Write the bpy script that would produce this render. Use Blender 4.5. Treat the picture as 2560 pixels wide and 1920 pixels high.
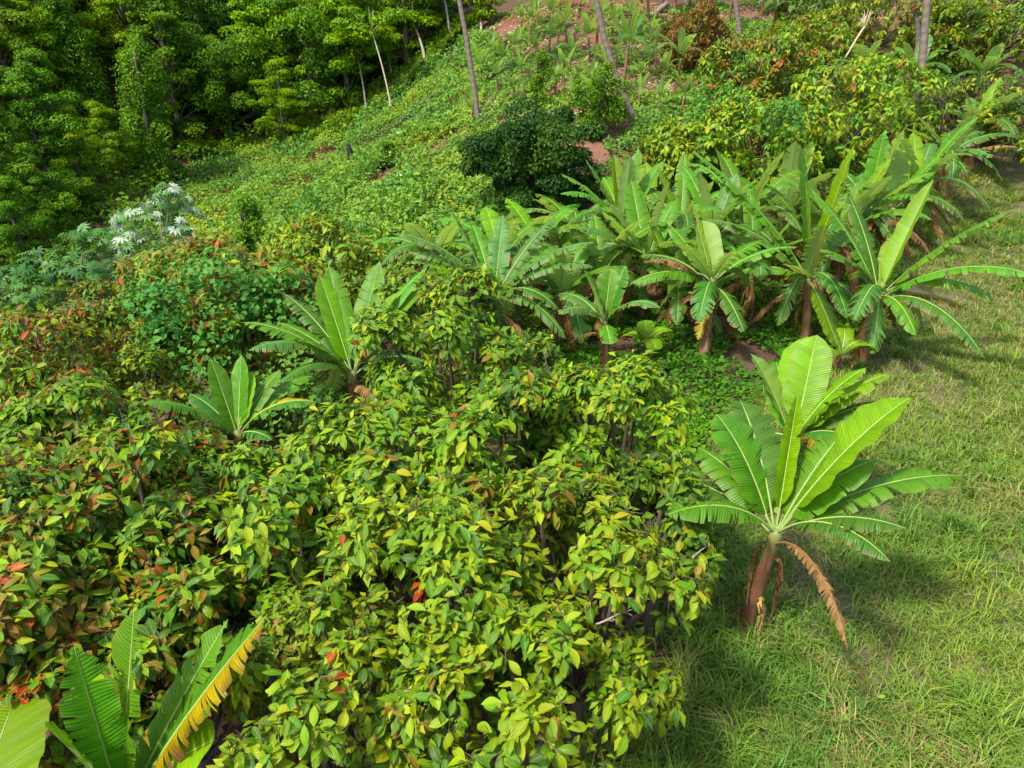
import bpy, math, random
import numpy as np
from mathutils import Vector, Matrix

for _o in list(bpy.data.objects):
    bpy.data.objects.remove(_o)
SC = bpy.context.scene
COL = SC.collection
rng = np.random.default_rng(11)
random.seed(5)
PI = math.pi

# ------------------------------------------------------------------ camera, sky, sun, exposure
CAM = np.array([0.0, 0.0, 7.0])
PITCH = math.radians(25.0)
FPX = 1828.0                      # focal length in photograph pixels (2560 wide)
cam_d = bpy.data.cameras.new('camera')
cam_d.sensor_width = 36.0
cam_d.lens = 36.0 * FPX / 2560.0
cam_d.clip_start = 0.05
cam_d.clip_end = 2000.0
cam = bpy.data.objects.new('camera', cam_d)
COL.objects.link(cam)
cam.location = CAM
cam.rotation_euler = (PI / 2 - PITCH, 0, 0)
SC.camera = cam

SUN_EL = math.radians(56.0)
SUN_AZ = math.radians(-128.0)      # clockwise from +Y: behind the camera, to its left
to_sun = Vector((math.sin(SUN_AZ) * math.cos(SUN_EL), math.cos(SUN_AZ) * math.cos(SUN_EL), math.sin(SUN_EL)))
world = bpy.data.worlds.new('World')
SC.world = world
world.use_nodes = True
wn = world.node_tree
wn.nodes.clear()
w_out = wn.nodes.new('ShaderNodeOutputWorld')
w_bg = wn.nodes.new('ShaderNodeBackground')
w_sky = wn.nodes.new('ShaderNodeTexSky')
w_sky.sky_type = 'NISHITA'
w_sky.sun_disc = False
w_sky.sun_elevation = SUN_EL
w_sky.sun_rotation = SUN_AZ
w_sky.air_density = 1.0
w_sky.dust_density = 2.5
w_bg.inputs['Strength'].default_value = 0.15
wn.links.new(w_sky.outputs[0], w_bg.inputs[0])
wn.links.new(w_bg.outputs[0], w_out.inputs[0])
sun_d = bpy.data.lights.new('sun', 'SUN')
sun_d.energy = 2.9
sun_d.angle = math.radians(6.0)
sun_d.color = (1.0, 0.95, 0.84)
sun = bpy.data.objects.new('sun', sun_d)
COL.objects.link(sun)
sun.location = (-20, -20, 60)
sun.rotation_euler = (-to_sun).to_track_quat('-Z', 'Y').to_euler()
SC.view_settings.view_transform = 'Standard'
SC.view_settings.look = 'None'
SC.view_settings.gamma = 1.0
SC.view_settings.exposure = 1.25
SC.cycles.max_bounces = 8
SC.cycles.transmission_bounces = 6
SC.cycles.sample_clamp_indirect = 6.0

# ------------------------------------------------------------------ numbers: pixels, noise, curves
CP, SP = math.cos(PITCH), math.sin(PITCH)


def ray(px, py):
    u = (px - 1280.0) / FPX
    v = (py - 960.0) / FPX
    return np.array([u, CP - v * SP, -SP - v * CP])


def P(px, py, t):
    return CAM + t * ray(px, py)


def proj(p):
    p = np.atleast_2d(p) - CAM
    f = p[:, 1] * CP - p[:, 2] * SP
    f = np.where(f > 0.05, f, 0.05)
    up = p[:, 1] * SP + p[:, 2] * CP
    return 1280 + FPX * p[:, 0] / f, 960 - FPX * up / f, f


def _hash(i, j, s):
    h = np.sin(i * 127.1 + j * 311.7 + s * 74.7) * 43758.5453
    return h - np.floor(h)


def vnoise(x, y, scale=1.0, seed=0):
    x = np.asarray(x, float) / scale
    y = np.asarray(y, float) / scale
    xi, yi = np.floor(x), np.floor(y)
    fx, fy = x - xi, y - yi
    fx = fx * fx * (3 - 2 * fx)
    fy = fy * fy * (3 - 2 * fy)
    a = _hash(xi, yi, seed); b = _hash(xi + 1, yi, seed)
    c = _hash(xi, yi + 1, seed); d = _hash(xi + 1, yi + 1, seed)
    return (a * (1 - fx) + b * fx) * (1 - fy) + (c * (1 - fx) + d * fx) * fy


def fnoise(x, y, scale=1.0, seed=0):
    return (vnoise(x, y, scale, seed) * .55 + vnoise(x, y, scale / 2.1, seed + 3) * .3 + vnoise(x, y, scale / 4.3, seed + 7) * .15)


def nrm(v):
    v = np.asarray(v, float)
    return v / (np.linalg.norm(v, axis=-1, keepdims=True) + 1e-12)


# ------------------------------------------------------------------ terrain heights (thin plate through measured points)
CTRL = []


def cp_px(px, py, t):
    CTRL.append(P(px, py, t))


def cp(x, y, z):
    CTRL.append(np.array([x, y, z], float))


for a in [(1865, 1560, 9.7), (2450, 900, 17.0), (2010, 860, 18.6), (2480, 560, 25.5), (2330, 540, 25.0), (2520, 395, 29.0),
          (1760, 905, 16.6), (1590, 297, 31.0), (1300, 200, 40.0), (1300, 25, 50.0), (1195, 312, 36.5), (1740, 180, 38.0),
          (1330, 545, 26.8), (1100, 450, 30.5), (900, 600, 27.0), (470, 560, 39.0), (650, 650, 30.0), (560, 405, 50.0),
          (800, 352, 49.0), (1000, 230, 51.0), (1110, 110, 54.0), (920, 400, 41.0), (1050, 345, 40.0), (1850, 20, 50.0)]:
    cp_px(*a)
for a in [(3, 0, 0), (8, 4, .1), (8, 9, .1), (0, 4, -.3), (-4, 5, -1.0), (-5, 10, -1.6), (-9, 8, -2.4), (-10, 15, -3.0), (0, 10, -.3),
          (0, 16, -.4), (-6, 20, -2.0), (-13, 22, -3.3), (-20, 28, -3.4), (-20, 15, -3.2), (15, 29, 2.8), (24, 30, 3.2), (14, 8, .8), (20, 18, 1.6),
          (28, 45, 8.0), (15, 44, 6.6), (-30, 30, 0.5), (-36, 44, 5.0), (-32, 58, 8), (-45, 45, 13), (-20, 66, 6.5), (-26, 80, 17), (-12, 72, 12),
          (-5, 85, 20), (10, 80, 20), (40, 80, 22), (60, 40, 12), (60, 0, 5), (-50, 0, 1), (-50, 90, 30), (0, -15, .3), (40, -15, 3), (-30, -15, -1),
          (-90, 60, 36), (90, 90, 32), (0, 130, 36), (-60, 140, 46), (80, 140, 42)]:
    cp(*a)
CTRL = np.array(CTRL)


def _tps_fit(c):
    n = len(c)
    d = np.linalg.norm(c[:, None, :2] - c[None, :, :2], axis=2)
    K = np.where(d > 0, d * d * np.log(d + 1e-9), 0) + np.eye(n) * 6.0
    A = np.zeros((n + 3, n + 3))
    A[:n, :n] = K
    A[:n, n] = 1
    A[:n, n + 1:] = c[:, :2]
    A[n:, :n] = A[:n, n:].T
    return np.linalg.solve(A, np.concatenate([c[:, 2], [0, 0, 0]]))


_W = _tps_fit(CTRL)


def _tps(x, y):
    out = np.full(len(x), _W[-3]) + _W[-2] * x + _W[-1] * y
    for k, c in enumerate(CTRL):
        r2 = (x - c[0]) ** 2 + (y - c[1]) ** 2
        out += _W[k] * 0.5 * r2 * np.log(r2 + 1e-9)
    return out


GX = np.concatenate([np.linspace(-420, -80, 12)[:-1], np.linspace(-80, -30, 40)[:-1], np.linspace(-30, 32, 125), np.linspace(32, 90, 40)[1:], np.linspace(90, 420, 12)[1:]])
GY = np.concatenate([np.linspace(-120, -12, 8)[:-1], np.linspace(-12, 62, 150), np.linspace(62, 140, 50)[1:], np.linspace(140, 520, 12)[1:]])
_gx, _gy = np.meshgrid(GX, GY)
_cx, _cy = np.clip(_gx, -88, 88), np.clip(_gy, -14, 138)
GZ = _tps(_cx.ravel(), _cy.ravel()).reshape(_gx.shape)
GZ += (np.hypot(_gx - _cx, _gy - _cy)) * 0.18
GZ += (fnoise(_gx, _gy, 3.0, 1) - .5) * 0.35 + (fnoise(_gx, _gy, .9, 2) - .5) * .12


def hgt(x, y):
    x = np.atleast_1d(np.asarray(x, float)); y = np.atleast_1d(np.asarray(y, float))
    i = np.clip(np.searchsorted(GX, x) - 1, 0, len(GX) - 2)
    j = np.clip(np.searchsorted(GY, y) - 1, 0, len(GY) - 2)
    fx = np.clip((x - GX[i]) / (GX[i + 1] - GX[i]), 0, 1)
    fy = np.clip((y - GY[j]) / (GY[j + 1] - GY[j]), 0, 1)
    return ((GZ[j, i] * (1 - fx) + GZ[j, i + 1] * fx) * (1 - fy) + (GZ[j + 1, i] * (1 - fx) + GZ[j + 1, i + 1] * fx) * fy)


def G(px, py):
    """where the sight line through a photograph pixel meets the ground"""
    ts = np.concatenate([np.arange(3, 40, .08), np.arange(40, 160, .25)])
    pts = CAM + ts[:, None] * ray(px, py)[None]
    below = pts[:, 2] < hgt(pts[:, 0], pts[:, 1])
    k = int(np.argmax(below)) if below.any() else len(ts) - 1
    p = pts[k].copy()
    p[2] = hgt(p[0], p[1])[0]
    return p


def drop(p):
    return np.array([p[0], p[1], hgt(p[0], p[1])[0]])


def in_poly(x, y, poly):
    x = np.asarray(x); y = np.asarray(y)
    inside = np.zeros(x.shape, bool)
    n = len(poly)
    for k in range(n):
        x0, y0 = poly[k]; x1, y1 = poly[(k + 1) % n]
        c = ((y0 > y) != (y1 > y))
        xi = (x1 - x0) * (y - y0) / ((y1 - y0) if y1 != y0 else 1e-9) + x0
        inside ^= c & (x < xi)
    return inside


# ------------------------------------------------------------------ mesh and object helpers
def np_mesh(name, V, F, mat=None, col=None, uv=None, smooth=True, mats=None, mi=None):
    V = np.asarray(V, np.float32)
    F = np.asarray(F, np.int32)
    me = bpy.data.meshes.new(name)
    n, k = F.shape
    me.vertices.add(len(V))
    me.vertices.foreach_set('co', V.ravel())
    me.loops.add(n * k)
    me.loops.foreach_set('vertex_index', F.ravel())
    me.polygons.add(n)
    me.polygons.foreach_set('loop_start', np.arange(0, n * k, k, dtype=np.int32))
    if smooth:
        me.polygons.foreach_set('use_smooth', np.ones(n, bool))
    if col is not None:
        c = np.ones((len(V), 4), np.float32)
        c[:, :3] = col
        a = me.color_attributes.new('Col', 'FLOAT_COLOR', 'POINT')
        a.data.foreach_set('color', c.ravel())
    if uv is not None:
        a = me.attributes.new('uvp', 'FLOAT_VECTOR', 'POINT')
        u = np.zeros((len(V), 3), np.float32)
        u[:, :2] = uv
        a.data.foreach_set('vector', u.ravel())
    for m in (mats or [mat]):
        me.materials.append(m)
    if mi is not None:
        me.polygons.foreach_set('material_index', np.asarray(mi, np.int32))
    me.update(calc_edges=True)
    return me


def tag(o, label=None, cat=None, group=None, kind=None):
    if label: o['label'] = label
    if cat: o['category'] = cat
    if group: o['group'] = group
    if kind: o['kind'] = kind
    return o


def add(name, me, parent=None, loc=None):
    o = bpy.data.objects.new(name, me)
    COL.objects.link(o)
    if parent is not None: o.parent = parent
    if loc is not None: o.location = loc
    return o


def empty(name, loc, label, cat, group=None):
    o = bpy.data.objects.new(name, None)
    o.empty_display_size = 0.3
    COL.objects.link(o)
    o.location = loc
    return tag(o, label, cat, group)


def copy_tree(o, parent=None):
    c = o.copy()
    COL.objects.link(c)
    c.parent = parent
    for ch in o.children:
        copy_tree(ch, c)
    return c


class Bag:
    """collects vertices and quads of one mesh"""
    def __init__(s):
        s.V = []; s.F = []; s.C = []; s.U = []; s.n = 0

    def add(s, V, F, C=None, U=None):
        V = np.asarray(V, float)
        s.V.append(V); s.F.append(np.asarray(F, int) + s.n); s.n += len(V)
        s.C.append(np.broadcast_to(np.asarray(C if C is not None else (1, 1, 1), float), (len(V), 3)))
        s.U.append(np.zeros((len(V), 2)) if U is None else np.asarray(U, float))

    def mesh(s, name, mat, smooth=True):
        return np_mesh(name, np.concatenate(s.V), np.concatenate(s.F), mat, np.concatenate(s.C), np.concatenate(s.U), smooth)


def tube(pts, rad, sides=8, cap=True, lump=0.0, seed=0):
    pts = np.asarray(pts, float)
    n = len(pts)
    rad = np.broadcast_to(np.asarray(rad, float), (n,))
    T = nrm(np.gradient(pts, axis=0))
    ref = np.array([0, 0, 1.0]) if abs(T[:, 2]).mean() < .8 else np.array([1.0, 0, 0])
    A = nrm(np.cross(T, ref)); B = np.cross(A, T)
    th = np.linspace(0, 2 * PI, sides, endpoint=False)
    r = rad[:, None] * np.ones((1, sides))
    if lump:
        r = r * (1 + lump * (np.random.default_rng(seed).random((n, sides)) - .5))
    V = pts[:, None] + r[..., None] * (np.cos(th)[None, :, None] * A[:, None] + np.sin(th)[None, :, None] * B[:, None])
    V = V.reshape(-1, 3)
    F = []
    for i in range(n - 1):
        for k in range(sides):
            k2 = (k + 1) % sides
            F.append((i * sides + k, i * sides + k2, (i + 1) * sides + k2, (i + 1) * sides + k))
    if cap:
        V = np.concatenate([V, pts[-1:] + T[-1:] * rad[-1] * .4, pts[:1]])
        e = n * sides
        for k in range(0, sides, 2):
            F.append((e, (n - 1) * sides + k, (n - 1) * sides + (k + 1) % sides, (n - 1) * sides + (k + 2) % sides))
            F.append((e + 1, (k + 2) % sides, (k + 1) % sides, k))
    return V, np.array(F)


def bez(p0, p1, p2, p3, n):
    t = np.linspace(0, 1, n)[:, None]
    return ((1 - t) ** 3) * p0 + 3 * t * (1 - t) ** 2 * p1 + 3 * t * t * (1 - t) * p2 + t ** 3 * p3


def even(c, n):
    d = np.concatenate([[0], np.cumsum(np.linalg.norm(np.diff(c, axis=0), axis=1))])
    q = np.linspace(0, d[-1], n)
    return np.stack([np.interp(q, d, c[:, k]) for k in range(3)], 1)


def basis(y, n):
    """rows of frames: x side, y along, z normal"""
    y = nrm(y)
    n = n - (n * y).sum(-1, keepdims=True) * y
    n = nrm(n)
    x = np.cross(y, n)
    return np.stack([x, y, n], -1)


def stamp(tv, tf, tuv, pos, B, sc, colr):
    """many copies of a small template as one set of arrays"""
    n, k = len(pos), len(tv)
    V = np.einsum('nij,kj->nki', B, tv) * np.asarray(sc)[:, None, None] + pos[:, None]
    F = (tf[None] + (np.arange(n) * k)[:, None, None]).reshape(-1, tf.shape[1])
    C = np.repeat(colr, k, axis=0)
    U = np.tile(tuv, (n, 1))
    return V.reshape(-1, 3), F, C, U


# ------------------------------------------------------------------ materials
def new_mat(name):
    m = bpy.data.materials.new(name)
    m.use_nodes = True
    nt = m.node_tree
    nt.nodes.clear()
    return m, nt, nt.nodes, nt.links


def N(nodes, kind, **kw):
    n = nodes.new(kind)
    for k, v in kw.items():
        if k in ('operation', 'blend_type', 'data_type', 'attribute_name', 'noise_dimensions', 'feature'):
            setattr(n, k, v)
    return n


def mth(nt, op, a, b=None):
    n = nt.nodes.new('ShaderNodeMath')
    n.operation = op
    for i, v in enumerate((a, b)):
        if v is None: continue
        if isinstance(v, (int, float)): n.inputs[i].default_value = v
        else: nt.links.new(v, n.inputs[i])
    return n.outputs[0]


def mixc(nt, fac, a, b, bt='MIX'):
    n = nt.nodes.new('ShaderNodeMix')
    n.data_type = 'RGBA'
    n.blend_type = bt
    for s, v in ((0, fac), (6, a), (7, b)):
        if isinstance(v, (int, float)): n.inputs[s].default_value = v
        elif isinstance(v, tuple): n.inputs[s].default_value = (*v, 1)
        else: nt.links.new(v, n.inputs[s])
    return n.outputs[2]


def leaf_mat(name, vein=None, rough=.42, trans=.3, spec=.35, back=None, jitter=.16, sat=1.1):
    m, nt, nd, ln = new_mat(name)
    out = nd.new('ShaderNodeOutputMaterial')
    at = nd.new('ShaderNodeAttribute'); at.attribute_name = 'Col'
    oi = nd.new('ShaderNodeObjectInfo')
    c = at.outputs['Color']
    hsv = nd.new('ShaderNodeHueSaturation')
    ln.new(c, hsv.inputs['Color'])
    ln.new(mth(nt, 'ADD', mth(nt, 'MULTIPLY', oi.outputs['Random'], 2 * jitter), 1 - jitter), hsv.inputs['Value'])
    ln.new(mth(nt, 'ADD', mth(nt, 'MULTIPLY', oi.outputs['Random'], .03), .493), hsv.inputs['Hue'])
    hsv.inputs['Saturation'].default_value = sat
    c = hsv.outputs[0]
    bs = nd.new('ShaderNodeBsdfPrincipled')
    height = None
    if vein:
        uv = nd.new('ShaderNodeAttribute'); uv.attribute_name = 'uvp'
        sx = nd.new('ShaderNodeSeparateXYZ')
        ln.new(uv.outputs['Vector'], sx.inputs[0])
        x, y = sx.outputs[0], sx.outputs[1]
        ax = mth(nt, 'ABSOLUTE', x)
        if vein == 'cacao':
            ph = mth(nt, 'SUBTRACT', mth(nt, 'MULTIPLY', y, 62.0), mth(nt, 'MULTIPLY', ax, 10.0))
            w = mth(nt, 'ADD', mth(nt, 'MULTIPLY', mth(nt, 'SINE', ph), .5), .5)
            line = mth(nt, 'POWER', w, 5.0)
            rib = mth(nt, 'LESS_THAN', ax, .055)
            c = mixc(nt, mth(nt, 'MULTIPLY', line, .14), c, (.22, .34, .07))
            c = mixc(nt, mth(nt, 'MULTIPLY', rib, .55), c, (.30, .40, .10))
            height = w
            bump_s, bump_d = .4, .01
        else:
            ph = mth(nt, 'MULTIPLY', y, 330.0)
            w = mth(nt, 'ADD', mth(nt, 'MULTIPLY', mth(nt, 'SINE', ph), .5), .5)
            cmb = nd.new('ShaderNodeCombineXYZ')
            ln.new(mth(nt, 'MULTIPLY', y, 34.0), cmb.inputs[0])
            ln.new(mth(nt, 'MULTIPLY', x, .7), cmb.inputs[1])
            ln.new(mth(nt, 'MULTIPLY', oi.outputs['Random'], 50.0), cmb.inputs[2])
            nz = nd.new('ShaderNodeTexNoise')
            nz.inputs['Scale'].default_value = 1.0
            nz.inputs['Detail'].default_value = 3.0
            ln.new(cmb.outputs[0], nz.inputs['Vector'])
            k = mth(nt, 'ADD', mth(nt, 'MULTIPLY', nz.outputs[0], .8), .6)
            gr = nd.new('ShaderNodeCombineColor')
            for i in range(3): ln.new(k, gr.inputs[i])
            c = mixc(nt, 1.0, c, gr.outputs[0], 'MULTIPLY')
            c = mixc(nt, mth(nt, 'MULTIPLY', w, .12), c, (.02, .07, .01))
            rib = mth(nt, 'LESS_THAN', ax, .035)
            c = mixc(nt, mth(nt, 'MULTIPLY', rib, .85), c, (.34, .42, .13))
            height = mth(nt, 'ADD', w, mth(nt, 'MULTIPLY', nz.outputs[0], 1.5))
            bump_s, bump_d = .35, .01
        bp = nd.new('ShaderNodeBump')
        bp.inputs['Strength'].default_value = bump_s
        bp.inputs['Distance'].default_value = bump_d
        ln.new(height, bp.inputs['Height'])
        ln.new(bp.outputs[0], bs.inputs['Normal'])
    if back:
        ge = nd.new('ShaderNodeNewGeometry')
        c = mixc(nt, mth(nt, 'MULTIPLY', ge.outputs['Backfacing'], back[3]), c, back[:3])
    ln.new(c, bs.inputs['Base Color'])
    bs.inputs['Roughness'].default_value = rough
    bs.inputs['Specular IOR Level'].default_value = spec
    tr = nd.new('ShaderNodeBsdfTranslucent')
    ln.new(mixc(nt, 1.0, c, (1.6, 1.45, .7), 'MULTIPLY'), tr.inputs['Color'])
    mx = nd.new('ShaderNodeMixShader')
    mx.inputs[0].default_value = trans
    ln.new(bs.outputs[0], mx.inputs[1])
    ln.new(tr.outputs[0], mx.inputs[2])
    ln.new(mx.outputs[0], out.inputs['Surface'])
    return m


def rough_mat(name, scale=(6, 6, 6), amp=.45, bump=.6, rough=.85, obj_coords=True, dark=(.3, .25, .2)):
    """bark, stems, soil: vertex colour broken up by noise"""
    m, nt, nd, ln = new_mat(name)
    out = nd.new('ShaderNodeOutputMaterial')
    at = nd.new('ShaderNodeAttribute'); at.attribute_name = 'Col'
    tc = nd.new('ShaderNodeTexCoord')
    mp = nd.new('ShaderNodeMapping')
    mp.inputs['Scale'].default_value = scale
    ln.new(tc.outputs['Object'], mp.inputs[0])
    nz = nd.new('ShaderNodeTexNoise')
    nz.inputs['Scale'].default_value = 1.0
    nz.inputs['Detail'].default_value = 6.0
    nz.inputs['Roughness'].default_value = .65
    ln.new(mp.outputs[0], nz.inputs['Vector'])
    k = mth(nt, 'ADD', mth(nt, 'MULTIPLY', nz.outputs[0], 2 * amp), 1 - amp)
    gr = nd.new('ShaderNodeCombineColor')
    for i in range(3): ln.new(k, gr.inputs[i])
    c = mixc(nt, 1.0, at.outputs['Color'], gr.outputs[0], 'MULTIPLY')
    bs = nd.new('ShaderNodeBsdfPrincipled')
    ln.new(c, bs.inputs['Base Color'])
    bs.inputs['Roughness'].default_value = rough
    bs.inputs['Specular IOR Level'].default_value = .25
    bp = nd.new('ShaderNodeBump')
    bp.inputs['Strength'].default_value = bump
    bp.inputs['Distance'].default_value = .03
    ln.new(nz.outputs[0], bp.inputs['Height'])
    ln.new(bp.outputs[0], bs.inputs['Normal'])
    ln.new(bs.outputs[0], out.inputs['Surface'])
    return m


M_CACAO = leaf_mat('cacao_leaf', 'cacao', rough=.4, trans=.27, spec=.28)
M_BANANA = leaf_mat('banana_leaf', 'banana', rough=.42, trans=.38, spec=.34, back=(.30, .42, .15, .55), jitter=.12)
M_DEAD = leaf_mat('dead_banana_leaf', 'banana', rough=.8, trans=.15, spec=.1, jitter=.2)
M_LEAF = leaf_mat('foliage', None, rough=.6, trans=.28, spec=.12, jitter=.1)
M_GRASS = leaf_mat('grass', None, rough=.55, trans=.3, spec=.2, jitter=0, sat=1.02)
M_FROND = leaf_mat('palm_frond', None, rough=.4, trans=.25, spec=.35, jitter=.15)
M_STEM = rough_mat('banana_stem', (14, 14, 2.5), .55, .7, .6)
M_BARK = rough_mat('bark', (9, 9, 3), .5, .8, .9)
M_PALMBARK = rough_mat('palm_bark', (5, 5, 22), .5, 1.0, .9)
M_RIB = rough_mat('midrib', (20, 20, 20), .15, .1, .4)
M_SOIL = rough_mat('soil', (7, 7, 7), .75, 1.0, .95)
M_CHAR = rough_mat('charred_wood', (14, 14, 4), .5, .9, .8)

# ------------------------------------------------------------------ the ground
GRASS_POLY = [G(*p)[:2] for p in [(1380, 1990), (1620, 1560), (1700, 1380), (1720, 1250), (1800, 1080), (1950, 960), (2100, 880), (2200, 780), (2230, 640), (2330, 520), (2420, 420), (2560, 385), (2900, 420), (3300, 900), (3400, 1500), (3000, 2400), (2000, 2500)]]
SLOPE_POLY = [G(*p)[:2] for p in [(400, 600), (440, 470), (480, 405), (620, 390), (860, 325), (1000, 205), (1110, 100), (1180, 70), (1250, 110), (1210, 250), (1180, 330), (1420, 420), (1430, 560), (1290, 640), (1100, 700), (900, 720), (700, 740), (520, 700)]]
HILL_POLY = [G(*p)[:2] for p in [(1160, 70), (1250, 40), (1500, 12), (1900, 8), (2600, 20), (2600, 150), (2250, 260), (1900, 340), (1750, 430), (1560, 430), (1400, 380), (1210, 340), (1200, 230)]]

gx, gy = _gx.ravel(), _gy.ravel()
gcol = np.tile(np.array([.075, .045, .026]), (len(gx), 1))
nz1 = fnoise(gx, gy, 4, 21)[:, None]
m_g = in_poly(gx, gy, GRASS_POLY)[:, None]
m_h = in_poly(gx, gy, HILL_POLY)[:, None]
m_s = in_poly(gx, gy, SLOPE_POLY)[:, None]
gcol = np.where(m_g, np.array([.090, .085, .034]) * (.7 + .6 * nz1), gcol)
gcol = np.where(m_h, np.array([.150, .072, .044]) * (.75 + .5 * nz1), gcol)
gcol = np.where(m_s, np.array([.13, .055, .03]) * (.75 + .5 * nz1), gcol)


def blob(px, py, rx, ry=None):
    """weight of a patch of ground round a pixel, radius in metres"""
    c = G(px, py)
    d = ((gx - c[0]) / rx) ** 2 + ((gy - c[1]) / (ry or rx)) ** 2
    return np.clip(1.3 - d + (fnoise(gx, gy, 1.2, 5) - .5) * 1.6, 0, 1)[:, None]


RED_PATCH = [(1065, 392, 1.5, 2.0), (990, 426, 1.2, 1.3), (1115, 362, 1.0, 1.3), (1022, 410, 1.1, 1.2), (880, 600, .9, .6), (800, 405, 2.2, .8), (1370, 15, 7, 2.2), (1560, 40, 4, 2.0), (1510, 330, 1.3, .9), (1180, 330, 1, .8)]
for q in RED_PATCH:
    gcol = gcol * (1 - blob(*q)) + np.array([.135, .048, .028]) * blob(*q)
nx_, ny_ = len(GX), len(GY)
ii, jj = np.meshgrid(np.arange(nx_ - 1), np.arange(ny_ - 1))
b0 = (jj * nx_ + ii).ravel()
GF = np.stack([b0, b0 + 1, b0 + nx_ + 1, b0 + nx_], 1)
ground = add('ground', np_mesh('ground', np.stack([gx, gy, GZ.ravel()], 1), GF, M_SOIL, gcol))
tag(ground, 'red brown earth of the valley slopes under the plants', 'ground', kind='structure')

# ------------------------------------------------------------------ leaf templates
def tmpl_leaf(rows, fold=.15, droop=.25, shape='cacao', wav=0.0):
    """unit-long leaf, x across, y along, z up; returns verts, quads, uv"""
    V, U = [], []
    for i in range(rows + 1):
        q = i / rows
        if shape == 'cacao':
            w = .225 * (math.sin(PI * min(1, q ** 1.1)) ** .75 if 0 < q < 1 else 0) * (1 if q < .8 else 1 - (q - .8) * 1.6)
        elif shape == 'heart':
            w = .42 * (math.sin(PI * q ** .62) ** .8 if 0 < q < 1 else 0)
        else:
            w = .26 * (math.sin(PI * q) ** .8 if 0 < q < 1 else 0)
        w = max(w, .006)
        z = -droop * q * q
        e = wav * math.sin(q * 17)
        y = q * (1 - .25 * droop * q)
        V += [(-w, y, z + fold * w * 2 + e), (0, y, z), (w, y, z + fold * w * 2 - e)]
        U += [(-1, q), (0, q), (1, q)]
    F = []
    for i in range(rows):
        a = i * 3
        F += [(a, a + 1, a + 4, a + 3), (a + 1, a + 2, a + 5, a + 4)]
    return np.array(V), np.array(F), np.array(U)


CAC_T = [tmpl_leaf(5, .22, .18, wav=.012), tmpl_leaf(5, .1, .42, wav=-.015), tmpl_leaf(5, .32, .3, wav=.02), tmpl_leaf(5, -.12, .5, wav=.01)]
CAC_MD = [tmpl_leaf(2, .22, .2), tmpl_leaf(2, .1, .45), tmpl_leaf(2, -.1, .5)]


def lo_leaf(w, fold, droop):
    V = np.array([(0, 0, 0), (w, .55, fold - droop * .3), (0, 1 - droop * .2, -droop), (-w, .55, fold - droop * .3), (0, .55, -droop * .3)])
    return V, np.array([(0, 1, 2, 4), (0, 4, 2, 3)]), np.array([(0, 0), (1, .55), (0, 1), (-1, .55), (0, .55)])


CAC_LO = [lo_leaf(.2, .06, .25), lo_leaf(.21, .03, .45)]
WIDE_Q = lo_leaf(.34, .05, .15)
HEART_T = tmpl_leaf(2, .15, .15, 'heart')
OVAL_T = tmpl_leaf(2, .15, .2, 'oval')
Q_V = np.array([(0, 0, 0), (.3, .5, .05), (0, 1, -.08), (-.3, .5, .05)])
Q_F = np.array([(0, 1, 2, 3)])
Q_U = np.array([(0, 0), (1, .5), (0, 1), (-1, .5)])

# leaf colours
C_LIME = [(.265, .320, .020), (.220, .295, .020), (.165, .255, .020), (.290, .320, .028), (.125, .215, .018), (.095, .180, .016)]
C_MID = [(.120, .215, .020), (.092, .180, .018), (.070, .145, .017), (.150, .240, .020), (.185, .255, .022)]
C_DARK = [(.042, .098, .015), (.055, .122, .017), (.036, .084, .013), (.072, .142, .018)]
C_BRONZE = [(.180, .095, .018), (.200, .080, .020), (.160, .115, .020), (.220, .140, .026)]
C_RED = [(.270, .040, .020), (.310, .065, .030), (.230, .055, .022)]
C_YEL = [(.36, .32, .030), (.31, .30, .035), (.40, .30, .028)]
PALETTE = C_LIME + C_MID + C_DARK + C_BRONZE + C_RED + C_YEL
IDX = {}
_k = 0
for _n, _c in (('lime', C_LIME), ('mid', C_MID), ('dark', C_DARK), ('bronze', C_BRONZE), ('red', C_RED), ('yel', C_YEL)):
    IDX[_n] = list(range(_k, _k + len(_c))); _k += len(_c)
PAL = np.array(PALETTE)
_leaf_cache = {}


def cacao_mesh(shape, ci):
    k = (shape, ci)
    if k not in _leaf_cache:
        v, f, u = CAC_T[shape]
        _leaf_cache[k] = np_mesh('cacao_leaf', v, f, M_CACAO, np.tile(PAL[ci], (len(v), 1)), u)
    return _leaf_cache[k]


def pick_col(r, mixd, n):
    names = list(mixd); w = np.array([mixd[k] for k in names], float); w /= w.sum()
    ch = r.choice(len(names), n, p=w)
    return np.array([IDX[names[c]][r.integers(len(IDX[names[c]]))] for c in ch])


def lobes_on(r, n, R, H, down=1.6):
    """uneven lobes over a crown dome: centres (relative to crown centre) and radii"""
    L, rad = [], []
    for k in range(n):
        z = 1 - (k + .5) / n * down
        a = k * 2.399 + r.normal(0, .35)
        s = math.sqrt(max(0, 1 - z * z))
        g = r.uniform(.55, .95)
        L.append((R * s * math.cos(a) * g, R * s * math.sin(a) * g, H * z * g))
        rad.append(r.uniform(.30, .50) * R)
    return np.array(L), np.array(rad)


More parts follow.
